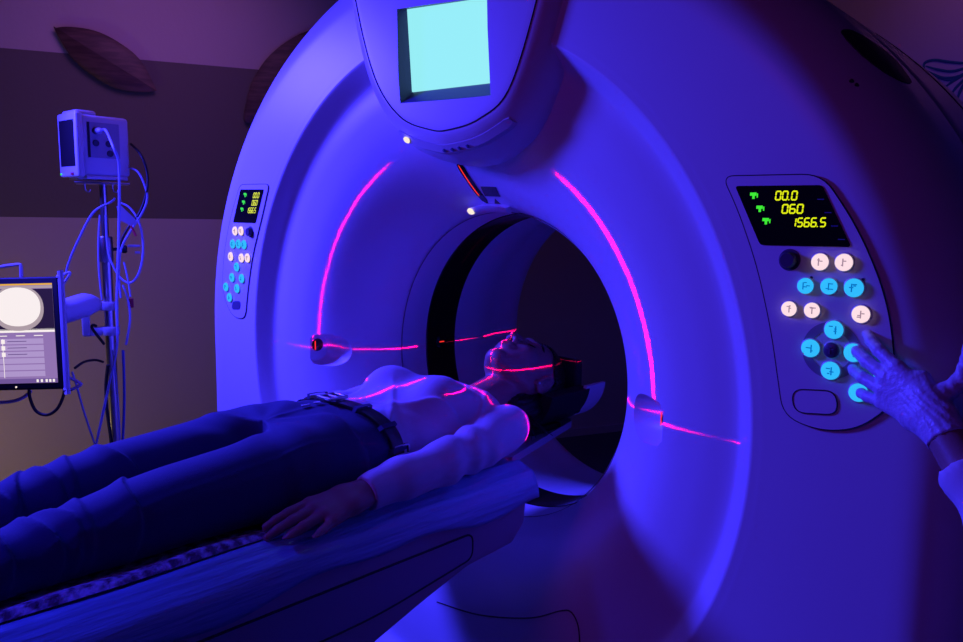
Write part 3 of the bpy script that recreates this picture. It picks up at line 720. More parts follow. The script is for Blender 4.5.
for pts in ([(924, 71), (925, 63), (935, 60), (950, 62), (975, 64)], [(925, 70), (935, 75), (945, 78), (960, 76), (975, 66)], [(926, 66), (940, 70), (955, 71), (975, 64)], [(938, 78), (948, 80), (958, 78), (972, 68)],
            [(944, 88), (952, 82), (962, 76), (978, 66)], [(950, 96), (956, 88), (964, 80), (978, 68)], [(957, 101), (960, 92), (966, 82), (978, 68)], [(968, 100), (970, 88), (976, 72)]):
    mb.tube([on_back(x, y, .001) for x, y in pts], [.003, .007]+[.007]*(len(pts)-3)+[.005], 6, smooth=4)
tag(mb.build('painted_leaf', M_teal), 'teal leaf sprig painted on the wall behind the scanner, at upper right', 'wall painting')

# ------------------------------------------------------------------ equipment stand on the left
def dpt(px, py, D): return CAM+ray(px, py)*D
POLE = dpt(103, 190, 2.7)[:2]
nC = np.array([CAM[0]-POLE[0], CAM[1]-POLE[1], 0]); nC /= np.linalg.norm(nC); eC = np.array([-nC[1], nC[0], 0])
M_lilac = mat('white_enamel', (.62, .62, .68), .35)
M_cable = mat('pale_cable', (.45, .5, .75), .45)
M_cabled = mat('black_cable', (.012, .012, .02), .5)
M_red = mat('red_plastic', (.55, .03, .05), .4)
stand = empty('equipment_stand', (POLE[0], POLE[1], -ISO), 'tall chrome pole stand that carries the white monitor, left of the scanner', 'stand')
pz = lambda z: (POLE[0], POLE[1], z)
MB().tube([pz(-.90), pz(.215)], .0175, 24).build('lower_pole', M_chrome, stand, sharp=40)
MB().tube([pz(.20), pz(.478)], .0125, 24).build('upper_pole', M_chrome, stand, sharp=40)
MB().lathe(pz(.205), (0, 0, 1), [(.0125, 0), (.022, .0), (.0235, .006), (.0235, .085), (.021, .09), (.0125, .09)], 24).build('height_collar', M_steel, stand, sharp=35)
k_ = MB().tube([pz(.25), np.array(pz(.25))+eC*.05], .006, 10).lathe(np.array(pz(.25))+eC*.05, eC, [(.012, 0), (.014, .004), (.014, .014), (.010, .018)], 16).build('collar_knob', M_blackm, stand, sharp=35)
for i in range(5):
    a = 2*PI*i/5+.4; d = np.array([math.cos(a), math.sin(a), 0]); p0 = np.array(pz(-.89)); p1 = p0+d*.27-np.array([0, 0, .015])
    lg = MB().tube([p0, p1], [.018, .012], 12).build('leg', M_steel, stand)
    MB().lathe(p1+np.array([0, 0, -.022]), np.cross(d, [0, 0, 1]), [(.022, -.012), (.024, -.008), (.024, .008), (.022, .012)], 20).build('caster', M_blackm, lg, sharp=35)
for z in (.035, -.055):
    MB().lathe(pz(z), (0, 0, 1), [(.0185, 0), (.030, 0), (.032, .003), (.032, .027), (.030, .030), (.0185, .030)], 24).frame_box(np.array(pz(z+.015))-eC*.042, eC*.022, nC*.020, (0, 0, .014), .003).lathe(np.array(pz(z+.015))-eC*.03+nC*.019, nC, [(.008, 0), (.008, .004), (.001, .005)], 14).build('pole_clamp', M_lilac, stand, sharp=35)
MB().frame_box(np.array(pz(.005))-eC*.075+nC*.0, eC*.013, nC*.024, (0, 0, .06), .006).build('clamp_plate', M_lilac, stand, sharp=35)
MB().frame_box(np.array(pz(.478)), eC*.085, nC*.07, (0, 0, .003), .002).build('top_plate', M_steel, stand, sharp=35)
for i, sx in enumerate((-.055, .03)):
    q = np.array(pz(.478))+eC*sx+nC*.055
    MB().tube([q, q-[0, 0, .018], q+eC*.004-[0, 0, .028], q+eC*.012-[0, 0, .03], q+eC*.016-[0, 0, .022]], .0025, 8, smooth=3).build('cable_hook', M_steel, stand)

# white bedside monitor on top of the pole
al = math.radians(24); A_ = eC*math.cos(al)-nC*math.sin(al); N_ = nC*math.cos(al)+eC*math.sin(al); Zv = np.array([0, 0, 1.])
mc = np.array(pz(.481+.108+.012))-eC*.012
bmon = empty('bedside_monitor', tuple(mc-[0, 0, .12]), 'small white box monitor with a dark screen on top of the chrome pole', 'monitor')
hA, hN, hZ = .080, .072, .100
MB().frame_box(mc, A_*hA, N_*hN, Zv*hZ, .012).build('case', M_lilac, bmon, sharp=35)
MB().frame_box(mc-A_*(hA+.006), A_*.012, N_*(hN+.002), Zv*(hZ+.006), .008).build('front_frame', M_lilac, bmon, sharp=35)
MB().frame_box(mc-A_*(hA+.0182)+Zv*.006, A_*.0010, N_*.056, Zv*.076).build('screen', mat('dead_screen', (.012, .008, .014), .5, spec=.2), bmon, smooth=False)
MB().frame_box(mc-A_*(hA+.019)-Zv*.095+N_*.03, A_*.0015, N_*.010, Zv*.004).build('power_button', M_red, bmon, smooth=False)
MB().frame_box(mc-A_*(hA+.019)-Zv*.095-N_*.06, A_*.0015, N_*.003, Zv*.003).build('power_light', M_green_em, bmon, smooth=False)
MB().frame_box(mc-A_*.055+Zv*(hZ+.006), A_*.035, N_*.055, Zv*.010, .009).build('alarm_cap', M_lilac, bmon, sharp=35)
MB().frame_box(mc+Zv*(-hZ-.006), A_*.07, N_*.07, Zv*.006, .002).build('foot_plate', M_lilac, bmon, sharp=35)
sc_ = mc+N_*(hN+.0012)-A_*.008+Zv*.018
sp_ = MB().frame_box(sc_, A_*.052, N_*.0012, Zv*.058).build('socket_panel', mat('socket_panel', (.34, .34, .42), .5), bmon, smooth=False)
MB().frame_box(sc_-A_*.050+Zv*.0, A_*.0035, N_*.0022, Zv*.058).build('panel_edge', M_blackm, sp_, smooth=False)
for u, v in ((-.028, -.010), (.015, -.010), (.018, -.042), (-.028, .030)):
    MB().lathe(sc_+A_*u+Zv*v+N_*.001, N_, [(.011, 0), (.011, .002), (.008, .003), (.008, .0012), (.001, .0012)], 18).build('socket', mat('socket_dark', (.05, .05, .08), .5), sp_, sharp=35)
plug = sc_-A_*.022+Zv*.030
MB().lathe(plug, N_, [(.010, 0), (.011, .002), (.011, .020), (.007, .026), (.0045, .032)], 16).build('plug', M_lilac, bmon, sharp=35)

def cable(pts, rad, m, label, D=2.66, sm=6, name='cable', cat='cable', grp='cables hanging round the chrome pole', start=None):
    P = [dpt(p[0], p[1], p[2] if len(p) > 2 else D) for p in pts]
    if start is not None: P = [np.array(q) for q in start]+P
    return tag(MB().tube(P, rad, 8, smooth=sm).build(name, m), label, cat, grp)
cable([(113, 146, 2.50), (118.5, 160, 2.52), (119.5, 178, 2.55), (119, 230, 2.60), (117, 300, 2.6), (117, 345, 2.6), (109, 385, 2.62), (97, 440, 2.64), (90, 470, 2.66)], .0042, M_cable, 'pale cable running straight down from the side plug of the white monitor', start=[plug+N_*.032, plug+N_*.045+A_*.01])
cable([(115, 198), (111, 202), (93, 213), (77, 243), (69, 262), (66, 273)], .0038, M_cable, 'pale cable arching from the pole top down to the corner of the scan screen')
cable([(131, 144, 2.7), (141, 155), (147, 172), (147, 190), (140, 212), (128, 228), (120, 245), (117, 268)], .0042, M_cabled, 'dark cable looping out from the back of the white monitor')
cable([(130, 168, 2.7), (138, 172), (145, 186), (147, 200), (141, 215), (130, 232), (121, 250), (119, 275), (121, 298)], .0036, M_cable, 'pale cable in a wide loop right of the pole, under the white monitor')
cable([(121, 203), (130, 208), (139, 222), (143, 243), (142, 262), (137, 277), (129, 283), (119, 276), (110, 258), (107, 240), (106, 215)], .0036, M_cable, 'pale cable coiled in an oval loop beside the pole collar')
cable([(100, 215), (98.5, 240), (99, 270), (102, 300)], .003, M_cable, 'thin pale cable close along the left edge of the pole')
cable([(124, 262, 2.64), (128, 280, 2.64), (130.5, 297, 2.64)], .0028, M_cable, 'short pale lead that ends in the hanging red clip')
cable([(126, 345, 2.62), (130, 320, 2.62), (128, 300, 2.62), (123, 285, 2.62)], .0036, M_cable, 'pale cable bulging right of the two pole clamps')
cable([(123, 350, 2.62), (124, 380, 2.62), (124, 410, 2.64), (122, 455, 2.66)], .0045, mat('blue_cable', (.10, .14, .5), .45), 'blue cable running down the right edge of the pole')
cable([(113, 350, 2.62), (116, 380, 2.62), (119, 420, 2.64), (120, 460, 2.66)], .0036, M_cable, 'pale cable running down the middle of the pole below the clamps')
cable([(72, 372, 2.5), (76, 384, 2.52), (84, 412, 2.6), (94, 442, 2.66), (101, 462, 2.68)], .0034, M_cable, 'pale cable slanting down and right from the lower corner of the scan screen')
cable([(103, 362, 2.66), (95, 360, 2.6), (84, 362, 2.52), (75, 368, 2.46)], .0042, M_cabled, 'black cable bridging from the screen frame to the pole')
cable([(104, 344, 2.66), (97, 335, 2.62), (92, 328, 2.62), (93, 325, 2.62), (96, 326, 2.64)], .0048, M_cabled, 'short black cable hooking out left of the lower pole clamp')
cable([(108, 365, 2.7), (106, 385, 2.72), (107, 410, 2.72), (111, 440, 2.74), (113, 470, 2.76)], .006, M_cabled, 'thick black cable hanging behind the lower pole')
cable([(131, 226, 2.64), (134, 232, 2.64), (136, 236, 2.64)], .004, M_red, 'small red connector beside the pole collar', sm=3, name='red_connector', cat='connector')
q = dpt(130.5, 303, 2.64)
tag(MB().frame_box(q, eC*.010, nC*.006, Zv*.016, .003).build('red_clip', M_red, sharp=35), 'red clip hanging on a lead right of the pole clamps', 'clip')
q = dpt(134, 246, 2.63)
tag(MB().frame_box(q, eC*.020, nC*.003, Zv*.004, .001).frame_box(q+eC*.01-Zv*.022, eC*.008, nC*.003, Zv*.004, .001).build('cable_tag', M_lilac, sharp=35), 'pale tag clipped on the cable loop right of the pole', 'tag')
q = dpt(127, 216, 2.63)
tag(MB().prism([q+eC*a_+Zv*b_ for a_, b_ in ((-.032, .032), (-.018, .036), (.036, -.022), (.012, -.034), (-.02, -.016))][::-1], -nC*.006).build('cable_holder', M_lilac, sharp=35), 'pale wedge-shaped cable holder under the white monitor', 'holder')
for zz in (.16, -.0, -.19):
    pass

# scan screen on an arm
DM = 2.42
s0, s1, s2, s3 = dpt(-62, 279, DM), dpt(57, 276.5, DM), dpt(65, 389, DM), dpt(-56, 392, DM)
mc2 = (s0+s1+s2+s3)/4; ex2 = ((s1-s0)+(s2-s3))/4; ez2 = ((s0-s3)+(s1-s2))/4; en2 = np.cross(ez2, ex2); en2 /= np.linalg.norm(en2)
if en2 @ (CAM-mc2) < 0: en2 = -en2
ez2 = ez2-0*en2
scr = empty('scan_screen', tuple(mc2-[0, 0, .25]), 'flat black-framed screen showing a bright round scan image, at the left edge', 'screen')
MB().frame_box(mc2-en2*.02, ex2, ez2, en2*.02, .006).build('case', M_blackm, scr, sharp=35)
def sp2(u, v, off=.0008): return mc2+ex2*u+ez2*v+en2*off
def patch(u0, u1, v0, v1, off, name, m, par): return MB().add([sp2(u0, v0, off), sp2(u1, v0, off), sp2(u1, v1, off), sp2(u0, v1, off)]+[sp2(u0, v0, off-.0005), sp2(u1, v0, off-.0005), sp2(u1, v1, off-.0005), sp2(u0, v1, off-.0005)], [(0, 1, 2, 3), (7, 6, 5, 4), (0, 4, 5, 1), (1, 5, 6, 2), (2, 6, 7, 3), (3, 7, 4, 0)]).build(name, m, par, smooth=False)
def emm(n, c, e=1): return mat(n, (.02, .02, .02), .5, emit=c, es=e)
E_bg = emm('screen_background', (.28, .17, .42)); E_row = emm('screen_row', (.42, .30, .58)); E_txt = emm('screen_text', (.10, .05, .20)); E_or = emm('screen_orange', (.80, .42, .03)); E_hi = emm('screen_white', (.95, .86, .84)); E_blk = emm('screen_dark', (.02, .01, .03)); E_gry = emm('screen_grey', (.42, .33, .36)); E_bar = emm('screen_bar', (.16, .09, .30))
pnl = patch(-.93, .90, -.88, .885, .0006, 'screen_image', E_bg, scr)
patch(-.93, .90, .855, .885, .0012, 'title_bar', E_or, pnl)
patch(-.93, .90, .80, .845, .0012, 'tool_bar', E_gry, pnl)
patch(-.93, .90, .06, .79, .0012, 'scan_frame', E_blk, pnl)
def disc(u, v, ru, rv, off, name, m, n=40, sq=2.0):
    P = [sp2(u+ru*abs(math.cos(a))**(2/sq)*(1 if math.cos(a) > 0 else -1), v+rv*abs(math.sin(a))**(2/sq)*(1 if math.sin(a) > 0 else -1), off) for a in np.linspace(0, 2*PI, n, endpoint=False)]
    return MB().prism(P, -en2*.0005).build(name, m, pnl, smooth=False)
uc = (22-3.5)/59.5
disc(uc, .45, .43, .40, .0018, 'scan_outline', E_gry, sq=2.2); disc(uc, .475, .38, .345, .0024, 'scan_image', E_hi, sq=2.2)
patch(-.93, .90, .02, .085, .0012, 'scan_footer', E_hi, pnl)
for i in range(3): patch(-.05+.30*i, .10+.30*i, -.045, -.03, .0012, 'menu_text', E_hi, pnl)
for i in range(6):
    v = -.09-.115*i; patch(-.93, .70, v-.095, v, .0012, 'list_row', E_row, pnl)
    if i < 3: patch(.0, .06, v-.085, v-.01, .0018, 'list_icon', E_hi, pnl); patch(.10, .42, v-.052, v-.04, .0018, 'list_text', E_txt, pnl)
patch(.02, .028, -.78, -.09, .002, 'list_rule', E_hi, pnl)
patch(-.93, .90, -.88, -.80, .0012, 'status_bar', E_bar, pnl)
for u in (.55, .62, .70, .76, .82): patch(u, u+.035, -.865, -.815, .0018, 'status_icon', E_hi, pnl)
MB().lathe(sp2(.20, -.945, .0), en2, [(.003, 0), (.003, .001), (.0004, .001)], 10).build('power_light', M_lampw, scr)
# pale tubular guard frame, rear handles and the support arm
def px_tube(pts, rad, D, name, m, parent, sm=4): return MB().tube([dpt(x, y, D) for x, y in pts], rad, 8, smooth=sm).build(name, m, parent)
px_tube([(59, 278), (60, 276), (61, 279), (67, 386), (67, 389), (65, 390)], .009, DM-.0, 'side_bar', M_lilac, scr, 2)
px_tube([(60, 277), (68, 272.5), (70, 274), (64, 283), (61, 284)], .004, DM+.02, 'handle', M_lilac, scr, 3)
px_tube([(66, 376), (80, 383), (79, 386), (68, 391)], .005, DM+.02, 'handle', M_lilac, scr, 3)
px_tube([(-20, 268), (0, 267), (18, 264.5), (21, 267), (21.5, 280)], .0055, DM+.06, 'handle', M_lilac, scr, 2)
px_tube([(-20, 402), (0, 402.5), (14, 401), (24, 397), (31, 391)], .0055, DM+.05, 'handle', M_lilac, scr, 2)
MB().tube([dpt(40, 314, DM+.07), dpt(62, 312, DM+.08), dpt(85, 305, DM+.17), dpt(97, 304.5, DM+.22)], [.030, .040, .040, .022], 16, smooth=3).build('support_arm', M_lilac, scr)
cable([(29, 386, DM+.02), (30, 398, DM+.02), (36, 411, DM+.02), (47, 415, DM+.02), (57, 409, DM+.02), (63, 397, DM+.02), (65, 386, DM+.03)], .0048, M_cabled, 'black cable looping below the scan screen', grp=None)

# ------------------------------------------------------------------ people
def hand_sdf(P, W, f, n, s, scale=1, curl=(.25, .25, .28, .32), spread=(.10, .02, -.05, -.14), thumb=(.9, .25), pad=0, thk=1.0):
    """wrist W, finger direction f, back-of-hand normal n, thumb side s; returns a distance field"""
    f = np.array(f, float); f /= np.linalg.norm(f); n = np.array(n, float); n -= f*(n@f); n /= np.linalg.norm(n)
    s = np.array(s, float); s -= f*(s@f)+n*(s@n); s /= np.linalg.norm(s)
    q = (P-np.array(W))@np.stack([f, s, n], 1)/scale        # local coordinates
    pd = pad/scale
    # palm: flattened fan of cones from the wrist to each knuckle
    kn = [(.092, .030, .000), (.096, .010, .002), (.091, -.010, .001), (.083, -.028, -.003)]
    d = cone(q*[1, 1, 1.25], (0, .008, 0), (.03, .014, 0), .0235, .0235); d = smin(d, cone(q*[1, 1, 1.25], (0, -.008, 0), (.03, -.014, 0), .0235, .022), .01)
    for k in kn: d = smin(d, cone(q, (.025, k[1]*.55, -.001), k, .0150*thk, .0118), .012)
    d = smin(d, cone(q, (.02, .016, -.008), (.055, .034, -.010), .0135, .0125), .012)
    L = [(.042, .025, .020), (.046, .029, .021), (.043, .027, .020), (.034, .020, .018)]
    for k, (l, c, sp_) in enumerate(zip(L, curl, spread)):
        p = np.array(kn[k]); a = c*.6; pts = [p]; r = [.0102, .0094, .0084, .0070]
        if k == 3: r = [.0092, .0083, .0074, .0062]
        for j in range(3):
            dv = np.array([math.cos(a)*math.cos(sp_), math.cos(a)*math.sin(sp_), -math.sin(a)]); p = p+dv*l[j]; pts.append(p); a += c
        df = chain(q, pts, r, .003); d = smin(d, df, .004)
        tip = pts[-1]; d = np.minimum(d, ell(q, tip+np.array([.001, 0, .0048]), (.0058, .0052, .0022)))
    a, b = thumb
    p0 = np.array([.022, .022, -.008]); d1 = np.array([math.cos(a), math.sin(a), -b]); d1 /= np.linalg.norm(d1); p1 = p0+d1*.040
    d2 = np.array([math.cos(a*.65), math.sin(a*.65), -b*.8]); d2 /= np.linalg.norm(d2); p2 = p1+d2*.032; d3 = np.array([math.cos(a*.4), math.sin(a*.4), -b]); d3 /= np.linalg.norm(d3); p3 = p2+d3*.024
    d = smin(d, chain(q, [p0, p1, p2, p3], [.0145, .0118, .0105, .0082], .004), .008)
    return d*scale-pad
def head_sdf(P, O, R, s=1.0):
    """O: head centre; R: rows = (face forward, crown, side); local units metres for a normal adult head"""
    q = (P-np.array(O))@np.array(R, float).T/s
    q = q.copy(); X_ = q[:, 2]; ax = np.abs(X_); Fw = q[:, 0]; U = q[:, 1]; q3 = np.stack([ax, U, Fw], -1)       # mirror across the middle
    E = lambda c, r: ell(q3, c, r)
    d = ell(np.stack([X_, U, Fw], -1), (0, .028, -.018), (.076, .092, .098))                         # skull
    d = smin(d, E((0, -.030, .030), (.060, .072, .058)), .030)                                        # face mass
    d = smin(d, cone(q3, (.052, -.040, -.012), (.012, -.094, .052), .018, .015), .022)                 # jaw line
    d = smin(d, E((0, -.093, .064), (.021, .015, .016)), .012)                                        # chin
    d = smin(d, E((.034, -.026, .062), (.024, .020, .016)), .018)                                     # cheek
    d = smin(d, cone(q3, (0, .030, .078), (.034, .024, .066), .010, .009), .012)                       # brow
    d = -smin(-d, ell(q3, (.032, .005, .092), (.017, .012, .016)), .010)                               # eye socket
    d = smin(d, E((.032, .005, .0665), (.0135, .0125, .0130)), .003)                                  # eyeball with lid
    d = smin(d, cone(q3, (0, .012, .083), (0, -.028, .104), .0065, .0095), .008)                       # nose bridge
    d = smin(d, E((.0115, -.033, .093), (.0078, .0070, .0095)), .005)                                 # nostril wing
    d = smin(d, E((0, -.056, .082), (.023, .015, .012)), .010)                                        # muzzle
    d = smin(d, cone(q3, (0, -.0525, .0925), (.019, -.057, .082), .0052, .0026), .003)                 # upper lip
    d = smin(d, cone(q3, (0, -.065, .0905), (.016, -.062, .082), .0062, .0028), .003)                  # lower lip
    d = np.maximum(d, -cone(q3, (0, -.0592, .0985), (.021, -.0595, .087), .0016, .0010))               # line of the mouth
    d = np.maximum(d, -E((.0062, -.0405, .099), (.0034, .0034, .0042)))                               # nostril
    ear = ell(q3@np.array([[1, 0, 0], [0, .97, -.22], [0, .22, .97]]), (.0775, -.004, -.012), (.0085, .032, .020))
    ear = np.maximum(ear, -ell(q3, (.0865, .0, -.008), (.0060, .019, .011)))
    ear = smin(ear, ell(q3, (.0765, -.026, -.004), (.006, .010, .008)), .005)
    d = smin(d, ear, .004)
    return d*s
M_skin = mat('skin', (.36, .20, .18), .45, bump=(260, .04, (1, 1, 1)))
M_skin.node_tree.nodes['Principled BSDF'].inputs['Subsurface Weight'].default_value = .06
M_shirt = mat('lilac_shirt_cloth', (.62, .56, .66), .75, sheen=.2, bump=(900, .15, (1, 1, 1)))
M_jeans = mat('dark_blue_denim', (.014, .022, .12), .75, sheen=.1, bump=(700, .25, (1, 1, 1)))
M_belt = mat('dark_leather', (.02, .022, .03), .35)
M_hair = mat('black_hair', (.010, .008, .009), .38, bump=(120, .6, (1, .15, 1)))
M_brow = mat('eyebrow_hair', (.012, .008, .009), .7)

HO = (0, .104, -.036); HS = 1.07; HR = [(0, -.03, 1), (0, 1, .03), (1, 0, 0)]
HR = [np.array(r)/np.linalg.norm(r) for r in HR]
def hl(u, f, x=0): return np.array(HO)+HS*(HR[0]*f+HR[1]*u+HR[2]*x)
arm = [(.193, -.165, -.088), (.226, -.30, -.103), (.238, -.41, -.108), (.246, -.52, -.113), (.248, -.60, -.118)]
armr = [.052, .046, .043, .037, .030]
mir = lambda p: (-p[0], p[1], p[2])
tor = [(-.50, 0, -.098, .165, .084), (-.44, 0, -.098, .152, .080), (-.40, 0, -.097, .147, .078), (-.35, 0, -.096, .150, .087), (-.30, 0, -.094, .158, .087), (-.24, 0, -.090, .168, .092), (-.18, 0, -.091, .174, .088), (-.13, 0, -.097, .164, .077), (-.09, 0, -.102, .120, .064), (-.055, 0, -.104, .070, .052)]
def torso(P, grow=0): 
    d = loft(P, [(a, b, c, e-.0+0, g) for a, b, c, e, g in tor], 1, 2.05)
    for sx in (1, -1):
        d = smin(d, ell(P, (sx*.082, -.272, -.040), (.062, .068, .064)), .03)
    return d-grow
def floorz(P, c=.006): return (tray_z_v(P[:, 0])+c)-P[:, 2]
def tray_z_v(x): return -.186+.034*np.minimum(1, np.abs(x)/.262)**2.2
W_ = np.array([.249, -.612, -.117])
HF = dict(W=W_, f=(.02, -1, -.10), n=(.30, -.16, 1), s=(-1, 0, .3), scale=.98, curl=(.12, .12, .14, .10), spread=(.03, -.02, -.07, -.34), thumb=(.45, .35))
def body_f(P):
    d = head_sdf(P, HO, HR, HS)
    d = smin(d, cone(P, (0, -.10, -.103), (0, .060, -.060), .056, .052), .014)
    d = smin(d, torso(P, -.008), .02)
    for sx in (1, -1):
        A = [arm[i] if sx > 0 else mir(arm[i]) for i in range(5)]
        d = smin(d, chain(P, A, [r-.007 for r in armr[:-1]]+[.0225], .01), .012)
        Pm = P*[sx, 1, 1]
        far = Pm[:, 1] < -.56
        dh = np.full(len(P), 1.0); 
        if far.any(): dh[far] = smin(hand_sdf(Pm[far], **HF), cone(Pm[far], (.247, -.575, -.116), W_, .0235, .021), .012)
        near = ~far; dh[near] = cone(Pm[near], (.247, -.575, -.116), W_, .0235, .021)
        d = smin(d, dh, .01)
    return np.maximum(d, floorz(P, .0052))
V, F = surfnet(body_f, (-.33, -.86, -.21), (.33, .33, .13), .0027)
print('patient body', len(V))
pat = mk('person', V, F, M_skin, origin=(0, -.35, ISO-.18))
tag(pat, 'person lying on the couch in lilac shirt and jeans, head inside the scanner', 'person')

def folds(P, L, top=-.2):
    """L: list of (y, slope in x, amplitude, width, x centre, x reach)"""
    out = np.zeros(len(P))
    for y, sl, a, w_, xc, xr in L:
        s_ = P[:, 1]-y-sl*(P[:, 0]-xc)-.15*(P[:, 2]+.06); out += a*np.exp(-(s_/w_)**2)*np.exp(-((P[:, 0]-xc)/xr)**4)
    return out
def shirt_f(P):
    d = torso(P, .001)
    for sx in (1, -1):
        A = [arm[i] if sx > 0 else mir(arm[i]) for i in range(5)]
        r_ = list(armr); r_[-1] = .0315
        d = smin(d, chain(P, A, r_, .015), .016)
    ya = P[:, 1]; x = P[:, 0]; z = P[:, 2]
    wr = .0030*np.sin(38*ya+30*np.abs(x)+4*np.sin(19*ya))*np.clip((np.abs(x)-.17)/.04, 0, 1)                 # sleeve folds
    wr += .0026*np.sin(55*x-16*ya+3*np.sin(14*ya+9*x))*np.clip((-.30-ya)/.06, 0, 1)*np.clip((.2-np.abs(x))/.05, 0, 1)
    wr += .0022*np.sin(46*x+22*ya)*np.clip((z+.10)/.04, 0, 1)*np.clip((ya+.24)/.05, 0, 1)
    wr += folds(P, [(-.36, .9, .003, .012, .10, .10), (-.385, -.8, .004, .010, .05, .08), (-.33, 1.2, .005, .012, .13, .07), (-.20, -1.3, .004, .009, .15, .06)])
    d = d-wr
    # open ends: collar, cuffs, hem
    d = np.maximum(d, ya+.075-.55*(z+.045)*0+(-.30)*(-(z+.09)))
    d = np.maximum(d, -(ya+.604+.12*(z+.12)) )
    hem = -(ya+.478-.22*np.abs(x)); arms_ = np.clip((np.abs(x)-.185)/.02, 0, 1); d = np.maximum(d, np.where(np.abs(x) < .192, hem, -1))
    return np.maximum(d, floorz(P, .0046))
V, F = surfnet(shirt_f, (-.33, -.63, -.21), (.33, -.02, .06), .0032)
sh = mk('shirt', V, F, M_shirt, pat)
# cuff and collar edges
def ring(c, u, v, ru, rv, rad, name, m, par, n=40, a0=0, a1=2*PI):
    c, u, v = map(np.array, (c, u, v)); P = [c+u*ru*math.cos(a)+v*rv*math.sin(a) for a in np.linspace(a0, a1, n)]
    return MB().tube(P, rad, 8, cap=True).build(name, m, par)
legN = [(.088, -.56, -.100), (.100, -.66, -.100), (.108, -.77, -.102), (.110, -.90, -.106), (.110, -1.0, -.114), (.110, -1.06, -.127), (.110, -1.2, -.134), (.108, -1.34, -.132), (.104, -1.46, -.128)]
legr = [.086, .084, .078, .067, .061, .055, .056, .046, .040]
jw = [(-.70, 0, -.105, .176, .078), (-.64, 0, -.102, .186, .083), (-.57, 0, -.101, .186, .086), (-.50, 0, -.099, .172, .086), (-.44, 0, -.098, .157, .083), (-.40, 0, -.098, .150, .08)]
legS = [(-1.48, .104, -.128, .042, .042), (-1.34, .108, -.132, .050, .048), (-1.20, .110, -.132, .060, .056), (-1.12, .110, -.130, .060, .056), (-1.05, .110, -.124, .062, .060), (-.99, .110, -.116, .066, .064), (-.90, .109, -.106, .071, .068), (-.77, .107, -.103, .079, .078), (-.66, .100, -.101, .086, .084), (-.56, .090, -.100, .088, .086)]
def jeans_f(P):
    x, y, z = P.T
    dN = loft(P, [(a, b, c, e, f_) for a, b, c, e, f_ in legS], 1, 2.1); dF = loft(P, [(a, -b, c-.006, e, f_) for a, b, c, e, f_ in legS], 1, 2.1)
    d = smin(dN, dF, .010)
    jl = loft(P, jw, 1, 2.3); jl = np.maximum(jl, -(y+.66)-.25*(np.abs(x))); d = smin(d, jl, .03)
    def fold(y0, xc, amp, sl, bow, w1=.0042, w2=.016):
        t = y-y0-sl*(x-xc)-bow*((x-xc)/.07)**2-.25*(z+.06); pr = np.where(t > 0, np.exp(-(t/w1)**2), np.exp(-(t/w2)**2)); return amp*pr*np.exp(-((x-xc)/.085)**4)*np.clip((z+.17)/.05, 0, 1)
    w_ = 0
    for q_ in [(-1.100, .11, .0075, .25, .02), (-1.066, .11, .0065, .45, -.01), (-1.038, .11, .0055, -.1, .02), (-.975, .11, .0070, -.25, .03), (-1.150, .11, .0065, .2, .01), (-1.20, .11, .005, -.2, .02), (-1.26, .11, .005, .2, .0),
               (-1.060, -.11, .0070, -.3, .02), (-1.022, -.11, .0060, .2, .01), (-.985, -.11, .0055, -.2, .02), (-.925, -.11, .0060, .2, .03), (-1.10, -.11, .006, .2, .02), (-1.16, -.11, .005, -.2, .02)]: w_ = w_+fold(*q_)
    w_ = w_+.0010*np.sin(21*y+13*x+2*np.sin(17*x))
    # creases fanning out of the crotch, and fly
    r_ = np.hypot(x, y+.66); th = np.arctan2(y+.66, x)
    w_ = w_+.0022*np.sin(9*th+1.5)*np.exp(-((r_-.10)/.06)**2)+.0016*np.sin(26*y+40*x)*np.exp(-((y+.62)/.12)**2)
    w_ += .0035*np.exp(-((x-.006)/.006)**2)*np.clip((y+.66)/.03, 0, 1)*np.clip((z+.05)/.02, 0, 1)
    w_ += .0012*np.exp(-((x-.165)/.003)**2)*np.clip((z+.11)/.02, 0, 1)
    d = d-w_
    yc = -.497+.24*np.abs(x); d = np.maximum(d, y-(yc+.004))
    d = np.maximum(d, -(y+1.47))
    return np.maximum(d, (tray_z_v(x)+np.where(y < -.75, .021, .0048))-z)
V, F = surfnet(jeans_f, (-.25, -1.50, -.20), (.25, -.38, .02), .0033)
jn = mk('jeans', V, F, M_jeans, pat)
# belt, loops, buckle
def waist(a, y, g):     # point on the waist ellipse
    t = np.array(sorted(jw)); rx = np.interp(y, t[:, 0], t[:, 3])+g; rz = np.interp(y, t[:, 0], t[:, 4])+g; cz = np.interp(y, t[:, 0], t[:, 2]); c, s_ = math.cos(a), math.sin(a); p = 2/2.3
    return np.array([rx*abs(c)**p*(1 if c > 0 else -1), y, cz+rz*abs(s_)**p*(1 if s_ > 0 else -1)])
V = []; m = 96; a0, a1 = -.62, PI+.62
for i in range(m+1):
    a = a0+(a1-a0)*i/m; x = waist(a, -.46, 0)[0]; yc = -.497+.24*abs(x)
    for dy, g in ((-.017, .002), (-.017, .0075), (-.012, .0090), (.012, .0090), (.017, .0075), (.017, .002)): V.append(waist(a, yc+dy, g))
F = [(6*i+j, 6*i+(j+1) % 6, 6*i+6+(j+1) % 6, 6*i+6+j) for i in range(m) for j in range(6)]+[(5, 4, 3, 2, 1, 0), tuple(6*m+j for j in range(6))]
belt = mk('belt', V, F, M_belt, pat, True, 50)
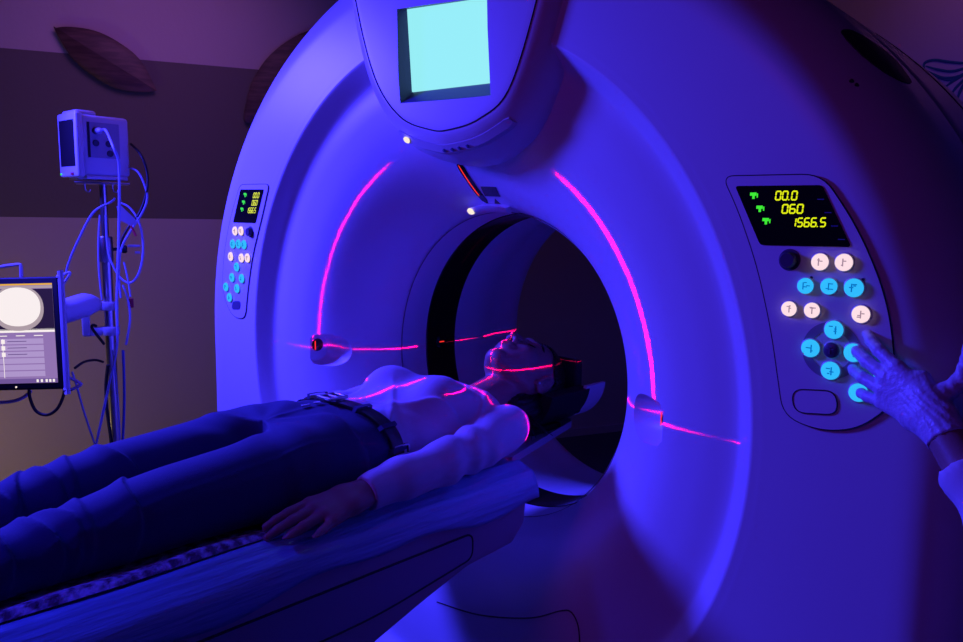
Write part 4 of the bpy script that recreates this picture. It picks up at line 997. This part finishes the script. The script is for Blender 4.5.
for a in (PI*.5-.42, PI*.5-.95, PI*.5+.42, PI*.5+.95, .12):
    x = waist(a, -.46, 0)[0]; yc = -.497+.24*abs(x); P = [waist(a, yc+dy, g) for dy, g in ((-.024, .001), (-.021, .0115), (.0, .0125), (.021, .0115), (.024, .001))]
    mb = MB(); dirx = waist(a+.01, yc, 0)-waist(a-.01, yc, 0); dirx /= np.linalg.norm(dirx)
    Vv = []
    for p in P: Vv += [p-dirx*.005, p+dirx*.005]
    nrm = [np.cross(dirx, [0, 1, 0])]; off_ = nrm[0]/np.linalg.norm(nrm[0])*.0015
    Vb = [v-off_ for v in Vv]; k = len(Vv); Fq = [(2*i, 2*i+1, 2*i+3, 2*i+2) for i in range(4)]+[(k+2*i+2, k+2*i+3, k+2*i+1, k+2*i) for i in range(4)]+[(2*i+2, 2*i, k+2*i, k+2*i+2)[::-1] for i in range(4)]+[(2*i+1, 2*i+3, k+2*i+3, k+2*i+1)[::-1] for i in range(4)]+[(0, k, k+1, 1), (k-2, k-1, 2*k-1, 2*k-2)]
    mb.add(Vv+Vb, Fq).build('belt_loop', M_jeans, jn, sharp=40)
pb = waist(PI/2, -.497, .012)
bk = MB(); 
for dx, dy, hx, hy in ((0, -.020, .024, .0035), (0, .020, .024, .0035), (-.022, 0, .0035, .020), (.022, 0, .0035, .020), (.004, 0, .018, .0025)): bk.frame_box(pb+[dx, dy, .001], (hx, 0, 0), (0, hy, 0), (0, 0, .003), .0012)
bk.build('buckle', M_steel, belt, sharp=35)
pk = waist(.08, -.452, .010); tx = waist(.09, -.452, 0)-waist(.07, -.452, 0); tx /= np.linalg.norm(tx); nn = np.cross([0, 1, 0], tx); nn /= np.linalg.norm(nn)
bk = MB()
for du, dv, hu, hv in ((0, -.018, .010, .002), (0, .018, .010, .002), (-.009, 0, .002, .018), (.009, 0, .002, .018)): bk.frame_box(pk+tx*du+np.array([0, dv, 0]), tx*hu, np.array([0, hv, 0]), nn*.003, .001)
bk.build('belt_ring', M_steel, belt, sharp=35)
zb = waist(PI/2, -.535, .006); MB().lathe(zb, (0, 0, 1), [(.0085, 0), (.0085, .002), (.005, .0035), (.0005, .0035)], 18).build('button', M_steel, jn, sharp=35)
MB().frame_box(waist(PI/2, -.565, .008)+[.004, 0, 0], (.003, 0, 0), (0, .010, 0), (0, 0, .002), .001).build('zip_pull', M_steel, jn, sharp=35)
# shoes (beyond the left edge of the photograph)
for sx in (1, -1):
    def shoe_f(P, sx=sx):
        d = cone(P, (sx*.103, -1.50, -.140), (sx*.112, -1.555, -.035), .036, .034); d = smin(d, cone(P, (sx*.112, -1.555, -.035), (sx*.125, -1.57, .075), .040, .034), .02); return np.maximum(smin(d, cone(P, (sx*.103, -1.46, -.13), (sx*.103, -1.50, -.135), .038, .040), .02), -P[:, 2]-.178)
    V, F = surfnet(shoe_f, (sx*.11-.07, -1.63, -.20), (sx*.11+.08, -1.40, .13), .006); mk('shoe', V, F, M_belt, pat)
# hair: shell on the skull behind the hairline, gathered mass below the ear, loose strands
def hair_f(P):
    q = (P-np.array(HO))@np.array(HR).T/HS; Fw, U, Xx = q.T; ax = np.abs(Xx)
    sk = ell(np.stack([Xx, U, Fw], -1), (0, .030, -.022), (.083, .100, .104))
    hairline = np.where(Fw > -.01, .075-2.6*(ax**2)*6*.35, .0)
    hl_ = .082-.045*np.clip((ax-.02)/.055, 0, 1)**1.5                     # height of the hairline (up) at the front
    back = np.clip((-.018-Fw)/.03, 0, 1)                                    # behind the ear it comes down
    lim = hl_*(1-back)+(-.075)*back
    cutp = (lim-U)*.8
    d = np.maximum(sk, cutp)
    d = smin(d, ell(np.stack([ax, U, Fw], -1), (.048, -.058, -.068), (.042, .064, .040)), .02)
    d = smin(d, ell(np.stack([Xx, U, Fw], -1), (0, -.03, -.085), (.07, .07, .028)), .02)
    d = d-.0016*np.sin(160*np.arctan2(Xx, Fw+.02)*.4+20*U)
    bodyd = head_sdf(P, HO, HR, HS)
    return np.maximum(d*HS, -(P[:, 2]+.1385))
V, F = surfnet(hair_f, (-.13, -.06, -.17), (.13, .30, .11), .0030)
hair = mk('hair', V, F, M_hair, pat)
g = random.Random(11)
mb = MB()
for i in range(46):
    x0 = g.uniform(.02, .10); P0 = np.array([x0, g.uniform(-.01, .05), -.125+g.uniform(0, .02)])
    P = [P0]; d = np.array([g.uniform(.2, .6), g.uniform(-.4, .1), -.28])
    for k in range(5):
        P.append(P[-1]+d*.022+np.array([g.uniform(-.005, .005), g.uniform(-.006, .006), 0])); d = d+np.array([g.uniform(-.25, .2), g.uniform(-.2, .2), -.05])
        zt = tray_z_v(np.array([P[-1][0]]))[0]+.006
        if P[-1][0] < .2 and P[-1][2] < zt: P[-1][2] = zt
    mb.tube(P, [.0035, .003, .0025, .002, .0014, .0008], 5, smooth=2)
mb.build('hair_strands', M_hair, hair)
for sx in (1, -1):
    P = [hl(.026, .0775, sx*.012), hl(.031, .078, sx*.024), hl(.033, .0745, sx*.036), hl(.028, .067, sx*.048), hl(.024, .060, sx*.054)]
    MB().tube(P, [.003, .0045, .0042, .003, .0012], 8, smooth=3).build('eyebrow', M_brow, pat)
    P = [hl(-.000, .0765, sx*.0195), hl(-.004, .0795, sx*.026), hl(-.0055, .0800, sx*.032), hl(-.004, .0785, sx*.039), hl(.001, .0735, sx*.0455)]
    MB().tube(P, [.0010, .0016, .0018, .0016, .0009], 6, smooth=3).build('eyelashes', M_brow, pat)
p = hl(-.030, -.002, .0845); MB().lathe(p, (1, -.2, .3), [(.0035, -.002), (.0035, .001), (.0005, .002)], 12).build('earring', M_steel, pat)

# ---- the operator at the right, mostly outside the photograph: left hand on the panel
GW = np.array([1.068, -.300, .118])
GH = dict(W=GW, f=(-.90, .36, .42), n=(-.38, -.92, .10), s=(.30, .0, 1), scale=.92, curl=(.20, .22, .24, .30), spread=(.10, -.02, -.16, -.34), thumb=(1.75, .55))
EL = np.array([1.30, -.47, -.13]); SHO = np.array([1.52, -.60, .36])
OC = np.array([1.70, -.62])          # where the person stands
def lf(P, st): return loft(P, st, 2, 2.3)
ost = [(-.02, OC[0], OC[1], .175, .125), (.10, OC[0], OC[1], .165, .115), (.22, OC[0], OC[1], .185, .12), (.34, OC[0], OC[1], .20, .115), (.42, OC[0], OC[1], .17, .09), (.46, OC[0], OC[1], .08, .07)]
RSH = np.array([1.88, -.62, .36]); REL = np.array([1.93, -.62, .08]); RW = np.array([1.91, -.66, -.17])
OHR = [np.array(v, float)/np.linalg.norm(v) for v in ((-.75, .55, -.12), (-.07, .08, 1), (.55, .75, -.02))]
def op_body(P):
    d = head_sdf(P, (OC[0]-.01, OC[1]+.01, .62), OHR)
    d = smin(d, cone(P, (OC[0], OC[1], .42), (OC[0], OC[1], .56), .056, .052), .02)
    d = smin(d, lf(P, [(a, b, c, e-.015, f_-.015) for a, b, c, e, f_ in ost]), .02)
    d = smin(d, chain(P, [SHO, EL, GW], [.042, .034, .024], .01), .02)
    d = smin(d, chain(P, [RSH, REL, RW], [.042, .034, .024], .01), .02)
    h = P[:, 2] < -.05; dh = np.full(len(P), 1.); m_ = (P[:, 0] > 1.7) & h
    if m_.any(): dh[m_] = hand_sdf(P[m_], RW, (-.02, -.05, -1), (1, 0, 0), (0, -1, 0))
    m2 = (P[:, 0] < 1.2)
    if m2.any(): dh[m2] = hand_sdf(P[m2], **{**GH, 'pad': -.0012})
    return smin(d, dh, .008)
V, F = surfnet(op_body, (.90, -.82, -.42), (2.05, -.18, .80), .0048)
print('operator', len(V))
op = mk('person', V, F, M_skin, origin=(OC[0], OC[1], 0))
tag(op, 'person in pale coat at the right edge, gloved hand on the control panel', 'person')
def glove_f(P):
    d = hand_sdf(P, **GH, pad=.0006)
    ff = np.array(GH['f'])/np.linalg.norm(GH['f']); back = GW-(GW-EL)/np.linalg.norm(GW-EL)*.028
    d = smin(d, cone(P, GW+ff*.01, back, .0245, .0270), .010)
    q = P-GW; t = q@ff
    d = d-.0006*np.sin(P[:, 0]*420+P[:, 2]*520+3*np.sin(P[:, 2]*90))*np.clip((.060-t)/.03, 0, 1)
    return np.maximum(d, (P-back)@((EL-GW)/np.linalg.norm(EL-GW))-.001)
M_glove = mat('latex_glove', (.62, .60, .80), .38, bump=(120, .25, (1, 1, 1)))
V, F = surfnet(glove_f, (.91, -.37, .03), (1.13, -.205, .26), .0021)
mk('glove', V, F, M_glove, op)
M_coat = mat('white_coat_cloth', (.72, .74, .82), .8)
AU = (EL-GW)/np.linalg.norm(EL-GW); CS = GW+AU*.070
def coat_f(P):
    d = lf(P, [(-.62, OC[0], OC[1], .215, .165)]+[(a, b, c, e+.01, f_+.012) for a, b, c, e, f_ in ost[:-1]]+[(.44, OC[0], OC[1], .105, .085)])
    sl_ = chain(P, [CS, EL, SHO], [.033, .050, .062], .02)-.003*np.sin(P@AU*70+P[:, 0]*20)
    sl_ = np.maximum(sl_, -(P-CS)@AU)
    d = smin(d, sl_, .03)
    d = smin(d, np.maximum(chain(P, [RSH, REL, RW+[0, 0, .02]], [.060, .050, .040], .02), -(P[:, 2]+.155)), .03)
    return d
V, F = surfnet(coat_f, (1.02, -.86, -.66), (2.06, -.30, .50), .0068)
mk('coat', V, F, M_coat, op)
def trou_f(P): return np.minimum(chain(P, [(OC[0]-.09, OC[1], -.10), (OC[0]-.09, OC[1], -.50), (OC[0]-.09, OC[1], -.87)], [.09, .068, .058], .02), chain(P, [(OC[0]+.09, OC[1], -.10), (OC[0]+.09, OC[1], -.50), (OC[0]+.09, OC[1], -.87)], [.09, .068, .058], .02))
V, F = surfnet(lambda P: np.maximum(trou_f(P), -(P[:, 2]+.895)), (OC[0]-.22, OC[1]-.14, -.93), (OC[0]+.22, OC[1]+.14, .02), .012)
mk('trousers', V, F, mat('dark_trousers', (.03, .03, .05), .8), op)
for sx in (-.09, .09):
    V, F = surfnet(lambda P: np.maximum(cone(P*[1, 1, 1], (OC[0]+sx+.03, OC[1]-.04, -.905), (OC[0]+sx-.09, OC[1]+.09, -.918), .044, .036), -(P[:, 2]+.9495)), (OC[0]+sx-.2, OC[1]-.14, -.97), (OC[0]+sx+.12, OC[1]+.2, -.82), .009)
    mk('shoe', V, F, mat('white_shoe', (.6, .6, .62), .5), op)
def ohair(P):
    q = (P-np.array((OC[0]-.01, OC[1]+.01, .62)))@np.array(OHR).T; Fw, U, Xx = q.T
    d = ell(np.stack([Xx, U, Fw], -1), (0, .034, -.022), (.084, .100, .104)); return np.maximum(d, (.075*(1-np.clip((.03-Fw)/.08, 0, 1))-.06*np.clip((.03-Fw)/.08, 0, 1)-U)*.8)
V, F = surfnet(ohair, (OC[0]-.16, OC[1]-.16, .48), (OC[0]+.16, OC[1]+.16, .82), .006); mk('hair', V, F, M_hair, op)
